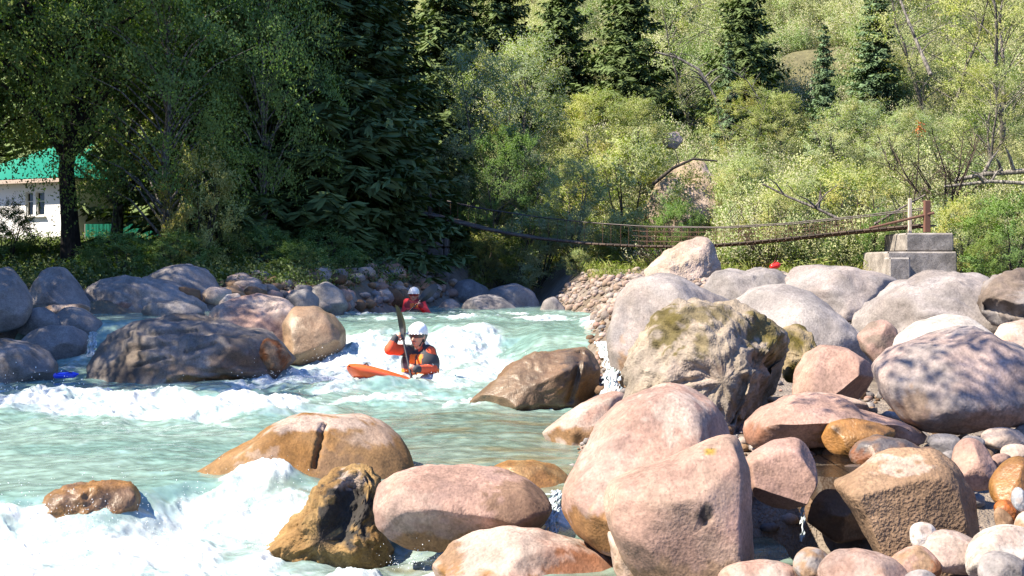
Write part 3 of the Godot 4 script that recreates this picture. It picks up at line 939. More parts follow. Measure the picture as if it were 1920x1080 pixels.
	rock("boulder", "pointed grey boulder beside left edge behind the flat pale slab", [42, 560, 58, 522, 85, 500, 110, 500, 140, 530, 165, 565, 178, 590, 120, 610, 50, 600], 21.0, GREY, GREY2, {"res": 60, "facets": [[0.7, 0.5, 0.5, 140, 540, 0.5]]})
	rock("boulder", "flat pale layered slab on the left bank with rusty foot", [148, 555, 178, 525, 230, 520, 300, 526, 352, 545, 395, 580, 370, 605, 250, 605, 168, 600], 21.8, Color(0.50, 0.45, 0.42), GREY, {"res": 84, "strata": 1.0, "tilt": 0.9, "patches": [[225, 572, 35, 8, RUST, 0.7]]})
	rock("boulder", "grey hump behind right end of flat pale slab", [258, 530, 298, 504, 345, 494, 382, 505, 411, 535, 420, 570, 405, 600, 320, 600, 265, 575], 22.8, GREY2, GREY, {"res": 60, "crag": 0.4})
	rock("boulder", "half-sunlit pale pink boulder beyond the layered shore rock", [380, 610, 398, 576, 430, 560, 480, 551, 520, 557, 550, 580, 556, 612, 545, 660, 450, 685, 395, 660], 19.4, PALE, PINK, {"res": 84, "tilt": 0.6, "cracks": [[505, 582, 545, 570, 4, 0.05]]})
	rock("boulder", "wet tan boulder at left brink of the drop", [528, 610, 545, 577, 590, 574, 626, 594, 648, 616, 650, 650, 600, 685, 540, 680], 18.9, Color(0.45, 0.31, 0.20), TAN, {"res": 72, "mat": "wet", "cuts": 2})
	rock("boulder", "large dark layered rock on left shore with creased blue-grey top", [170, 690, 178, 655, 205, 625, 260, 603, 330, 599, 390, 605, 440, 622, 492, 627, 528, 650, 552, 678, 520, 705, 440, 715, 380, 720, 320, 725, 250, 728, 185, 715], 16.9, Color(0.34, 0.305, 0.285), Color(0.28, 0.22, 0.17),
		{"res": 130, "tilt": 0.9, "strata": 1.2, "crag": 0.45, "rough": 1.2, "patches": [[370, 690, 90, 14, TAN, 0.6], [470, 670, 60, 20, BROWN, 0.6], [410, 702, 60, 6, OCHRE, 0.8], [250, 695, 60, 14, Color(0.12, 0.1, 0.09), 0.6]], "cracks": [[280, 680, 420, 640, 4, 0.05], [350, 640, 250, 655, 4, 0.05], [300, 625, 380, 618, 4, 0.04]]})
	rock("boulder", "orange-brown knob at right tip of layered shore rock", [476, 655, 495, 632, 520, 640, 548, 672, 530, 695, 488, 690], 16.7, TAN, RUST, {"res": 48, "crag": 0.6})
	rock("boulder", "smooth rounded slate boulder left of the side fall", [30, 645, 45, 622, 90, 611, 130, 612, 158, 625, 164, 650, 155, 672, 110, 685, 50, 675], 18.0, GREY2, GREY, {"res": 60, "rough": 0.6})
	rock("boulder", "long grey-brown rock at left edge on the waterline", [-90, 700, -55, 652, -10, 636, 40, 643, 85, 663, 110, 690, 100, 722, 0, 735, -80, 730], 16.8, GREY, Color(0.33, 0.27, 0.22), {"res": 72, "tilt": 0.7})
	rock("boulder", "low blue-grey stone above the smooth slate boulder", [28, 605, 45, 582, 72, 575, 100, 590, 118, 615, 80, 632, 40, 625], 19.0, BLUEGREY, GREY2, {"res": 42})
	rock("boulder", "dark wedge-shaped stone right of low blue-grey stone", [92, 600, 120, 575, 150, 580, 190, 605, 208, 625, 150, 640, 105, 630], 19.2, GREY2, BLUEGREY, {"res": 42})
	rock("boulder", "violet-grey stone at foot of flat pale slab", [260, 585, 280, 566, 330, 564, 370, 575, 392, 595, 330, 605, 275, 602], 20.4, GREY2, BLUEGREY, {"res": 42})
	rock("boulder", "small white stone left of the half-sunlit boulder", [408, 570, 425, 552, 445, 550, 458, 565, 440, 580, 415, 582], 20.6, WHITE_ROCK, PALE, {"res": 32})
	rock("boulder", "dark shaded stone on shore behind wet tan boulder", [528, 570, 545, 545, 575, 540, 600, 560, 595, 590, 545, 590], 23.5, BLUEGREY, GREY2, {"res": 40})
	rock("boulder", "taller shaded stone right of the dark shore stone", [572, 570, 585, 538, 612, 526, 640, 545, 655, 575, 640, 595, 585, 595], 24.5, BLUEGREY, GREY2, {"res": 40})
	rock("boulder", "tan flat stone under pointed grey boulder", [60, 590, 90, 572, 150, 570, 178, 580, 150, 598, 90, 602], 20.2, TAN, PALE, {"res": 36})
	# ---- head of the rapid
	rock("boulder", "low slate boulder at head of rapid, left of three", [855, 590, 875, 562, 905, 552, 935, 555, 965, 575, 985, 600, 920, 612], 28.6, BLUEGREY, GREY2, {"res": 42})
	rock("boulder", "angular slate boulder at head of rapid, tallest of three", [905, 580, 915, 545, 940, 535, 968, 531, 998, 545, 1014, 575, 1000, 600, 930, 600], 30.2, BLUEGREY, GREY2, {"res": 42, "cuts": 7})
	rock("boulder", "small pale slate boulder at head of rapid beside gravel bar", [1008, 590, 1020, 563, 1040, 555, 1058, 575, 1062, 600, 1030, 610], 28.0, GREY2, GREY, {"res": 36})
	rock("boulder", "shaded boulder below the left bridge support", [840, 565, 852, 530, 880, 522, 915, 540, 925, 575, 880, 585], 32.5, GREY2, BLUEGREY, {"res": 36})
	rock("boulder", "shaded grey stone left of far paddler", [690, 585, 705, 562, 735, 556, 755, 570, 760, 595, 715, 600], 29.5, GREY2, BLUEGREY, {"res": 36})
	rock("boulder", "pale stone on shore behind far paddler's paddle", [820, 578, 832, 562, 850, 560, 866, 575, 850, 595, 828, 595], 29.0, GREY, PALE, {"res": 30})
	rock("boulder", "large sunlit tan rock face below the bridge", [1180, 580, 1215, 497, 1270, 462, 1310, 444, 1338, 446, 1350, 500, 1335, 545, 1260, 575], 26.5, Color(0.62, 0.49, 0.38), PALE, {"res": 72, "crag": 0.7, "rough": 1.3, "tilt": 0.6, "mat": "far_rock", "cat": "bedrock"})
	rock("boulder", "tan boulder resting on the wooded slope under dead branches", [1205, 400, 1238, 328, 1275, 302, 1320, 300, 1348, 330, 1358, 400, 1330, 450, 1240, 450], 36.0, Color(0.60, 0.46, 0.30), PALE, {"res": 54, "crag": 0.7, "rough": 1.2, "mat": "far_rock"})
	rock("boulder", "pale rock patch high on the slope left of the slim spruce", [1445, 150, 1470, 118, 1510, 95, 1530, 105, 1520, 140, 1470, 160], 46.0, PALE, WHITE_ROCK, {"res": 40, "crag": 0.8, "mat": "far_rock"})
	rock("boulder", "white rock high on the slope right of the slim spruce", [1548, 150, 1562, 122, 1582, 120, 1588, 145, 1570, 165], 46.0, WHITE_ROCK, GREY, {"res": 36, "crag": 0.8, "mat": "far_rock"})
	rock("boulder", "grey-white rock in scrub above the tan boulder", [1235, 275, 1250, 250, 1272, 245, 1282, 262, 1265, 282], 38.0, PALE, GREY, {"res": 36, "crag": 0.8, "mat": "far_rock"})
	make_gravel()

func pebble_mesh(sd: int) -> ArrayMesh:
	var s := SphereMesh.new()
	s.radius = 1.0
	s.height = 2.0
	s.radial_segments = 10
	s.rings = 6
	var a := s.get_mesh_arrays()
	var v: PackedVector3Array = a[Mesh.ARRAY_VERTEX]
	for k in v.size():
		v[k] *= Vector3(1.0, 0.62, 0.8) * (1.0 + 0.3 * n_big.get_noise_3dv(v[k] * 0.9 + Vector3(sd, sd, sd)))
	var b := Buf.new()
	b.v = v
	b.i = a[Mesh.ARRAY_INDEX]
	b.n = a[Mesh.ARRAY_NORMAL]
	b.c.resize(v.size())
	b.c.fill(Color.WHITE)
	var m := b.mesh()
	m.surface_set_material(0, M["rock"])
	return m

func make_gravel() -> void:
	for kind in 2:
		var where: Array[Transform3D] = []
		var cols: Array[Color] = []
		var tries := 0
		while where.size() < 9000 and tries < 60000:
			tries += 1
			var d := 5.0 + 26.0 * pow(rng.randf(), 2.2)
			var x: float = table(XR, d) - 0.3 + pow(rng.randf(), 1.3) * (4.5 if d < 24.0 else 3.2)
			if kind == 1:
				d = rng.randf_range(21.5, 33.0)
				x = table(XL, d) + 0.2 - pow(rng.randf(), 1.3) * 2.1
				if where.size() > 900:
					break
			var y := ground_y(x, d)
			if y < water_level(x, d) - 0.05 and x < table(XR, d) and x > table(XL, d):
				continue
			if hill(x, d) > 0.3:
				continue
			var r := 0.012 + 0.065 * pow(rng.randf(), 4.0)
			if kind == 1:
				r = 0.035 + 0.24 * pow(rng.randf(), 3.5)
			elif d > 20.0:
				r = 0.025 + 0.085 * pow(rng.randf(), 3.0)
			var bs := Basis(Vector3.UP, rng.randf() * TAU).rotated(Vector3.RIGHT, rng.randf_range(-0.4, 0.4)).scaled(Vector3(r, r * rng.randf_range(0.7, 1.2), r))
			where.append(Transform3D(bs, Vector3(x, y + r * 0.3, -d)))
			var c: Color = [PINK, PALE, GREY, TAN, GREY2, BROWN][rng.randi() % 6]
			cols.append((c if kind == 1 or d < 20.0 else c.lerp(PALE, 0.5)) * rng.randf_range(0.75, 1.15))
		var mm := MultiMesh.new()
		mm.transform_format = MultiMesh.TRANSFORM_3D
		mm.use_colors = true
		mm.mesh = pebble_mesh(kind * 7 + 1)
		mm.instance_count = where.size()
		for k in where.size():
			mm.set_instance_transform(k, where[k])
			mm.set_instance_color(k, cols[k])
		var o := MultiMeshInstance3D.new()
		o.name = numbered("gravel")
		o.multimesh = mm
		add_child(o)
		struct(o, "stuff")
		tag(o, ["mixed pink and grey gravel between the boulders of right bank", "shaded rubble along the left shore below the grove"][kind], "gravel")

# ---------------------------------------------------------------- buildings
func bx(called: String, parent: Node, at: Vector3, half: Vector3, col: Color, mat := "plain", bev := 0.01, b := Basis.IDENTITY) -> MeshInstance3D:
	var k := Buf.new()
	k.box(Vector3.ZERO, half, b, col, bev)
	return part(called, k.mesh(), M[mat], parent, at)

func make_buildings() -> void:
	# white cottage with a green roof behind the left grove
	var d := 42.0
	var base := P(40, 462, d)
	base.y = ground_y(base.x, d) - 0.1
	var h := thing("cottage", "white-walled cottage with bright green roof behind the left trees", "house", base)
	h.rotation.y = deg_to_rad(-27)
	var top := P(40, 338, d).y - base.y
	var wide := 2.45
	var deep := 2.6
	var wc := Color(0.84, 0.84, 0.84)
	bx("plinth", h, Vector3(-0.2, 0.10, -deep), Vector3(wide + 0.15, 0.22, deep + 0.06), Color(0.42, 0.35, 0.27), "plain", 0.02)
	var zf := 0.0
	# front wall built round its two windows
	var wy0 := P(0, 406, d).y - base.y
	var wy1 := P(0, 360, d).y - base.y
	var wx := [X(52, d) - base.x, X(72, d) - base.x, X(78, d) - base.x, X(101, d) - base.x]
	var wall := Buf.new()
	var seg := func(x0: float, x1: float, y0: float, y1: float) -> void:
		wall.box(Vector3((x0 + x1) / 2, (y0 + y1) / 2, -0.1), Vector3((x1 - x0) / 2, (y1 - y0) / 2, 0.1), Basis.IDENTITY, wc)
	seg.call(-wide - 0.2, wx[0], 0.32, top)
	seg.call(wx[1], wx[2], 0.32, top)
	seg.call(wx[3], wide - 0.2, 0.32, top)
	seg.call(wx[0], wx[1], 0.32, wy0)
	seg.call(wx[2], wx[3], 0.32, wy0)
	seg.call(wx[0], wx[1], wy1, top)
	seg.call(wx[2], wx[3], wy1, top)
	wall.box(Vector3(-wide - 0.1, (top + 0.32) / 2, -deep - 0.1), Vector3(0.1, (top - 0.32) / 2, deep - 0.1), Basis.IDENTITY, wc)
	wall.box(Vector3(wide - 0.3, (top + 0.32) / 2, -deep - 0.1), Vector3(0.1, (top - 0.32) / 2, deep - 0.1), Basis.IDENTITY, wc)
	wall.box(Vector3(-0.2, (top + 0.32) / 2, -deep * 2 - 0.1), Vector3(wide, (top - 0.32) / 2, 0.1), Basis.IDENTITY, wc)
	part("wall", wall.mesh(), M["plain"], h)
	for k in [0, 2]:
		var cx: float = (wx[k] + wx[k + 1]) / 2
		var hw: float = (wx[k + 1] - wx[k]) / 2
		var cy := (wy0 + wy1) / 2
		var hh := (wy1 - wy0) / 2
		var fr := Buf.new()
		for s in [-1.0, 1.0]:
			fr.box(Vector3(s * (hw - 0.025), 0, 0), Vector3(0.024, hh, 0.03), Basis.IDENTITY, Color(0.6, 0.6, 0.58))
			fr.box(Vector3(0, s * (hh - 0.025), 0), Vector3(hw - 0.05, 0.024, 0.03), Basis.IDENTITY, Color(0.6, 0.6, 0.58))
		fr.box(Vector3(0, 0.08, 0), Vector3(hw - 0.05, 0.016, 0.02), Basis.IDENTITY, Color(0.6, 0.6, 0.58))
		var w := part("window", fr.mesh(), M["plain"], h, Vector3(cx, cy, -0.06))
		bx("pane", w, Vector3(0, 0, -0.03), Vector3(hw - 0.01, hh - 0.01, 0.006), Color.BLACK, "glass", 0.0)
		bx("sill", w, Vector3(0, -hh - 0.02, 0.09), Vector3(hw + 0.05, 0.018, 0.06), Color(0.62, 0.6, 0.56), "plain", 0.005)
	# hipped corrugated roof
	var ridge := P(40, 258, d).y - base.y
	var roof := Buf.new()
	var g := Color(0.012, 0.25, 0.16)
	var e := [Vector3(-wide - 0.55, top, 0.35), Vector3(wide + 0.15, top, 0.35), Vector3(wide + 0.15, top, -deep * 2 - 0.5), Vector3(-wide - 0.55, top, -deep * 2 - 0.5)]
	var r0 := Vector3(-1.0, ridge, -deep)
	var r1 := Vector3(0.7, ridge, -deep)
	var n := 26
	for k in n:   # front slope in folded strips
		var a0: Vector3 = e[0].lerp(e[1], float(k) / n)
		var a1: Vector3 = e[0].lerp(e[1], float(k + 1) / n)
		var b0 := r0.lerp(r1, float(k) / n)
		var b1 := r0.lerp(r1, float(k + 1) / n)
		var up := Vector3(0, 0.03, 0.02)
		var am := (a0 + a1) / 2 + up
		var bm := (b0 + b1) / 2 + up
		roof.quad(a0, b0, bm, am, g)
		roof.quad(am, bm, b1, a1, g)
	roof.quad(e[1], r1, r1, e[2], g)
	roof.quad(e[2], r1, r0, e[3], g)
	roof.quad(e[3], r0, r0, e[0], g)
	roof.quad(e[0] + Vector3.DOWN * 0.06, e[3] + Vector3.DOWN * 0.06, e[2] + Vector3.DOWN * 0.06, e[1] + Vector3.DOWN * 0.06, Color(0.2, 0.2, 0.18))
	var rf := part("roof", roof.mesh(), M["metal"], h)
	bx("fascia", rf, Vector3((e[0].x + e[1].x) / 2, top - 0.07, 0.36), Vector3((e[1].x - e[0].x) / 2, 0.06, 0.015), Color(0.45, 0.36, 0.3))
	# green sheet fence beside it
	var f0 := P(160, 458, 40.5)
	var f1 := P(300, 458, 40.5)
	var gy := ground_y((f0.x + f1.x) / 2, 40.5) - 0.05
	var fence := thing("sheet_fence", "bright green sheet-metal fence right of the cottage", "fence", Vector3(f0.x, gy, -40.5))
	var fh := P(160, 420, 40.5).y - gy
	var count := 7
	for k in count:
		var sheet := Buf.new()
		var sw := (f1.x - f0.x) / count
		for q in 5:
			var xa := sw * q / 5.0
			var xb := sw * (q + 1) / 5.0
			var za := 0.006 * (q % 2)
			var zb := 0.006 * ((q + 1) % 2)
			sheet.quad(Vector3(xa, 0.08, za), Vector3(xa, fh, za), Vector3(xb, fh, zb), Vector3(xb, 0.08, zb), Color(0.015, 0.25, 0.17) * rng.randf_range(0.9, 1.1))
		part("sheet", sheet.mesh(), M["metal"], fence, Vector3(sw * k, 0, 0))
	for k in 3:
		bx("post", fence, Vector3((f1.x - f0.x) * k / 2.0, fh / 2 - 0.05, -0.05), Vector3(0.03, fh / 2 + 0.05, 0.03), Color(0.3, 0.28, 0.25))
	# blue-roofed shed beyond the bridge
	var sd := 46.0
	var s0 := P(745, 400, sd)
	var s1 := P(862, 400, sd)
	var sy := ground_y((s0.x + s1.x) / 2, sd) - 0.1
	var shed := thing("shed", "small shed with blue corrugated roof beyond the left bridge support", "shed", Vector3((s0.x + s1.x) / 2, sy, -sd))
	var sh := s0.y - sy
	var hw := (s1.x - s0.x) / 2
	bx("wall", shed, Vector3(0, sh / 2, -1.5), Vector3(hw - 0.15, sh / 2, 1.4), Color(0.45, 0.45, 0.46))
	var ro := Buf.new()
	var ry := P(745, 372, sd).y - sy
	for k in 16:
		var xa := -hw + 2 * hw * k / 16.0
		var xb := -hw + 2 * hw * (k + 1) / 16.0
		var xm := (xa + xb) / 2
		ro.quad(Vector3(xa, sh, 0.1), Vector3(xa, ry, -1.5), Vector3(xm, ry + 0.03, -1.5), Vector3(xm, sh + 0.03, 0.1), Color(0.14, 0.22, 0.48))
		ro.quad(Vector3(xm, sh + 0.03, 0.1), Vector3(xm, ry + 0.03, -1.5), Vector3(xb, ry, -1.5), Vector3(xb, sh, 0.1), Color(0.14, 0.22, 0.48))
	ro.quad(Vector3(-hw, ry, -1.5), Vector3(-hw, sh, -3.1), Vector3(hw, sh, -3.1), Vector3(hw, ry, -1.5), Color(0.14, 0.22, 0.48))
	part("roof", ro.mesh(), M["metal"], shed)

# ---------------------------------------------------------------- bridge
const DECK := [760.0, 392.0, 800.0, 402.0, 900.0, 428.0, 1000.0, 446.0, 1100.0, 456.0, 1200.0, 461.0, 1300.0, 462.0, 1400.0, 455.0, 1500.0, 445.0, 1600.0, 434.0, 1700.0, 425.0, 1745.0, 421.0]
const RAIL := [760.0, 362.0, 850.0, 381.0, 900.0, 391.0, 1000.0, 406.0, 1100.0, 417.0, 1200.0, 424.0, 1350.0, 426.0, 1480.0, 418.0, 1600.0, 406.0, 1700.0, 394.0, 1745.0, 388.0]

func line(t: Array, px: float) -> float:
	for k in range(2, t.size(), 2):
		if px <= t[k]:
			return lerpf(t[k - 1], t[k + 1], (px - t[k - 2]) / (t[k] - t[k - 2]))
	return t[t.size() - 1]

func span(t: Array, px: float, back := 0.0) -> Vector3:
	var d := lerpf(34.0, 27.0, (px - 800.0) / 940.0)
	return P(px, line(t, px), d) + Vector3(0.35, 0.0, -1.0).normalized() * back

func make_bridge() -> void:
	var at := Vector3(span(DECK, 800).x, ground_y(span(DECK, 800).x, 34.0), -34.0)
	var b := thing("suspension_bridge", "narrow sagging cable footbridge with plank deck spanning the river", "bridge", at)
	var rust := Color(0.16, 0.085, 0.06)
	for side in 2:
		for t in [[DECK, "deck_cable", 0.014, 0.024], [RAIL, "handrail_cable", 0.012, 0.0]]:
			var p := PackedVector3Array()
			var r := PackedFloat32Array()
			for k in 60:
				var px := lerpf(765.0, 1742.0, k / 59.0)
				p.append(span(t[0], px, side * 0.75) - at - Vector3(0, t[3], 0))
				r.append(t[2])
			var c := Buf.new()
			c.tube(p, r, 6, Color(0.06, 0.05, 0.05) if t[1] == "handrail_cable" else rust * 0.7)
			part(t[1], c.mesh(), M["metal"], b)
	var plank := BoxMesh.new()
	plank.size = Vector3(0.16, 0.03, 0.86)
	var tones := []
	for k in 4:
		tones.append(std(0.9, lin(0.06 + 0.02 * k, 0.045 + 0.014 * k, 0.038 + 0.01 * k), false))
	var px := 775.0
	while px < 1735.0:
		var o := part("plank", plank, tones[rng.randi() % 4], b)
		var q := span(DECK, px, 0.38)
		var q2 := span(DECK, px + 5.0, 0.38)
		var xx := (q2 - q).normalized()
		var zz := xx.cross(Vector3.UP).normalized()
		o.transform = Transform3D(Basis(xx, zz.cross(xx), zz), q - at + Vector3(0, 0.005, 0))
		px += 0.185 * F / -q.z * 0.93
	for side in 2:
		px = 790.0
		while px < 1730.0:
			var c := Buf.new()
			c.tube(PackedVector3Array([span(RAIL, px, side * 0.75) - at, span(DECK, px, side * 0.75) - at]), PackedFloat32Array([0.0045, 0.0045]), 4, rust)
			part("hanger", c.mesh(), M["metal"], b)
			px += 34.0 if px < 1180.0 else 16.0
	# netting on the right half
	for side in 2:
		for k in 3:
			var p := PackedVector3Array()
			var r := PackedFloat32Array()
			for q in 24:
				var x := lerpf(1185.0, 1600.0, q / 23.0)
				p.append(span(RAIL, x, side * 0.75).lerp(span(DECK, x, side * 0.75), (k + 1) / 4.0) - at)
				r.append(0.0028)
			var c := Buf.new()
			c.tube(p, r, 4, rust * 0.8)
			part("net_wire", c.mesh(), M["metal"], b)
	for k in [[806, 352, 470, 34.2, 0.04], [768, 356, 470, 35.0, 0.035]]:
		var top := P(k[0], k[1], k[3])
		var y0 := ground_y(top.x, k[3]) - 0.1
		bx("support_post", b, Vector3(top.x, (top.y + y0) / 2, top.z) - at, Vector3(k[4], (top.y - y0) / 2, k[4]), Color(0.06, 0.05, 0.045), "plain", 0.01)
	for k in [[1706, 372, 440, 27.2, 0.035, Color(0.5, 0.42, 0.33)], [1738, 376, 436, 26.9, 0.06, Color(0.13, 0.06, 0.04)]]:
		var top := P(k[0], k[1], k[3])
		var foot := P(k[0], k[2], k[3])
		bx("anchor_post", b, (top + foot) / 2 - at, Vector3(k[4], (top.y - foot.y) / 2, k[4]), k[5], "plain", 0.01)
	var p0 := P(1630, 428, 27.4)
	var p1 := P(1752, 399, 26.8)
	var c := Buf.new()
	c.tube(PackedVector3Array([p0 - at, p1 - at]), PackedFloat32Array([0.025, 0.03]), 8, Color(0.10, 0.05, 0.035))
	part("anchor_beam", c.mesh(), M["plain"], b)
	# concrete abutment on the right bank
	var a := P(1712, 522, 26.8)
	a.y = ground_y(a.x, 26.8) - 0.15
	var ab := thing("concrete_abutment", "stepped pale concrete abutment holding the right end of the bridge", "abutment", a)
	var q0 := P(1655, 472, 26.8) - a
	var q1 := P(1775, 437, 26.8) - a
	var con := Color(0.55, 0.50, 0.45)
	slab("footing", ab, Vector3(q0.x, 0.0, 0.35), Vector3(q1.x + 0.1, q0.y, -1.5), con)
	slab("upper_block", ab, Vector3(q0.x + 0.42, q0.y + 0.003, 0.15), Vector3(q1.x + 0.1, q1.y, -1.4), con * 0.95)
	slab("side_block", ab, Vector3(q0.x - 0.08, 0.0, 0.75), Vector3(q0.x + 0.34, q0.y - 0.12, 0.34), con * 1.04)
	# stone pier on the left bank with a white board
	var l := P(800, 560, 33.4)
	l.y = ground_y(l.x, 33.4) - 0.2
	var pier := thing("stone_pier", "shaded stone pier holding the left end of the bridge", "pier", l)
	var lw := 42.0 * 33.4 / F
	var y := 0.0
	var top := P(800, 445, 33.4).y - l.y
	var row := 0
	while y < top - 0.05:
		var hh := rng.randf_range(0.2, 0.3)
		var x := -lw - (0.12 if row % 2 else 0.0)
		while x < lw - 0.05:
			var w := rng.randf_range(0.25, 0.45)
			var s := rng.randf_range(-0.03, 0.03)
			var t := rng.randf_range(0.7, 1.2)
			slab("stone_block", pier, Vector3(x, y, 0.3 + s), Vector3(minf(x + w, lw) - 0.015, minf(y + hh, top) - 0.015, -0.9), Color(0.24, 0.22, 0.21) * t)
			x += w
		y += hh
		row += 1
	var board := thing("notice_board", "small whitish board leaning on the stone pier by the far paddler", "board", P(770, 524, 32.6) - Vector3(0, 0.02, 0))
	slab("panel", board, Vector3(-0.17, 0.02, 0.02), Vector3(0.17, 0.45, -0.02), Color(0.62, 0.58, 0.55))
	slab("frame", board, Vector3(-0.20, 0.0, -0.023), Vector3(0.20, 0.48, -0.05), Color(0.2, 0.15, 0.12))

# a worn block between two corners
func slab(called: String, parent: Node, p: Vector3, q: Vector3, col: Color) -> MeshInstance3D:
	var k := Buf.new()
	var c := (p + q) / 2
	k.box(Vector3.ZERO, ((q - p) / 2).abs(), Basis.IDENTITY, col, 0.03)
	return part(called, k.mesh(), M["rock"], parent, c)

# ---------------------------------------------------------------- trees
func leaf(b: Buf, p: Vector3, out: Vector3, size: float, col: Color, droop: float, slim := 0.5) -> void:
	var u := Vector3(rng.randf_range(-1, 1), rng.randf_range(-1, 1) - droop, rng.randf_range(-1, 1)).normalized()
	var w := u.cross(Vector3(rng.randf_range(-1, 1), rng.randf_range(-1, 1), rng.randf_range(-1, 1))).normalized()
	var l := u * size
	var k := w * (size * slim)
	if u.cross(w).dot(out) < 0.0:
		w = -w
		k = -k
	var n := (u.cross(w) * 0.6 + out * 1.1).normalized()
	var s := b.v.size()
	b.v.append_array(PackedVector3Array([p - l, p + k, p + l, p - k]))
	b.n.append_array(PackedVector3Array([n, n, n, n]))
	b.c.append_array(PackedColorArray([col, col, col, col]))
	b.i.append_array(PackedInt32Array([s, s + 1, s + 2, s, s + 2, s + 3]))

# A broadleaf tree of height H. clumps of leaves sit at the ends of limbs; o: base (where the crown starts), wide, clumps, per, size, droop, lean, stems
func broadleaf(called: String, H: float, o: Dictionary) -> Node3D:
	var root := Node3D.new()
	root.name = called
	var wood := Buf.new()
	var crown := Buf.new()
	var base: float = o.get("base", 0.25) * H
	var wide: float = o.get("wide", 0.3) * H
	var stems: int = o.get("stems", 1)
	var bark: Color = o.get("bark", Color(0.16, 0.13, 0.10))
	var girth: float = o.get("girth", 0.018) * H
	var axes := []
	for s in stems:
		var p := PackedVector3Array()
		var r := PackedFloat32Array()
		var a := rng.randf() * TAU
		var tilt: float = 0.04 if stems == 1 else 0.25
		var at := Vector3(cos(a), 0, sin(a)) * (0.0 if stems == 1 else 0.03 * H)
		for k in 8:
			var t := k / 7.0
			p.append(at + Vector3(cos(a) * tilt, 0.86, sin(a) * tilt) * (t * H) + Vector3(rng.randf_range(-1, 1), 0, rng.randf_range(-1, 1)) * 0.012 * H * (1.0 if k > 0 else 0.0))
			r.append(girth * (1.25 if k == 0 else 1.0) * pow(1.0 - t, 0.8) + 0.004 * H * 0.3)
		wood.tube(p, r, 8, bark)
		axes.append(p)
	var clumps: int = o.get("clumps", 46)
	var per: int = o.get("per", 240)
	var size: float = o.get("size", 0.075)
	var droop: float = o.get("droop", 0.4)
	for k in clumps:
		var t := (k + rng.randf()) / clumps
		var y := base + (H - base) * (0.04 + 0.92 * t)
		var prof := pow(sin(PI * clampf(0.16 + 0.8 * t, 0.0, 1.0)), 0.75)
		var a := k * 2.39996 + rng.randf_range(-0.5, 0.5)
		var rr := wide * prof * sqrt(rng.randf_range(0.15, 1.0))
		var c := Vector3(cos(a) * rr, y, sin(a) * rr)
		var axis: PackedVector3Array = axes[k % stems]
		var u := clampf((y - 0.16 * H) / (0.86 * H), 0.05, 0.98) * 7.0
		var start := axis[int(u)].lerp(axis[mini(int(u) + 1, 7)], u - int(u))
		if rr > 0.12 * wide:
			var mid := start.lerp(c, 0.55) + Vector3(0, 0.03 * H, 0)
			wood.tube(PackedVector3Array([start, mid, c]), PackedFloat32Array([girth * 0.34 * (1.1 - t), girth * 0.2, girth * 0.05]), 4, bark * 1.15, false)
		var cr: float = H * rng.randf_range(0.055, 0.105) * o.get("clump", 1.0)
		var tone := rng.randf_range(0.72, 1.22)
		var warm := rng.randf_range(-0.12, 0.16)
		var lift: float = o.get("lift", 0.5)
		var away := Vector3(c.x, 0, c.z).normalized()
		var shoots := 13
		for sh in shoots:
			var dirv := (away * 0.55 + Vector3(rng.randfn(), rng.randfn() * 0.6, rng.randfn()) * 0.75 + Vector3(0, lift, 0)).normalized()
			var len := cr * rng.randf_range(0.9, 2.0)
			var thick := cr * rng.randf_range(0.10, 0.24)
			var stone := tone * rng.randf_range(0.85, 1.15)
			for q in per / shoots:
				var uu := pow(rng.randf(), 0.8)
				var p := c + dirv * (len * uu) + Vector3(rng.randfn(), rng.randfn(), rng.randfn()) * (thick * (1.15 - 0.7 * uu))
				p.y -= droop * len * uu * uu * 0.6
				var out := ((p - Vector3(0, base + (H - base) * 0.4, 0)).normalized() * 0.8 + dirv * 0.5 + Vector3(0, 0.3, 0)).normalized()
				var f := stone * rng.randf_range(0.82, 1.18)
				leaf(crown, p, out, size * rng.randf_range(0.55, 1.3), Color(f * (1.0 + warm), f, f * (1.0 - warm)), droop)
	part("trunk", wood.mesh(), M["bark"], root)
	part("crown", crown.mesh(), M[o.get("mat", "leaf_green")], root)
	return root

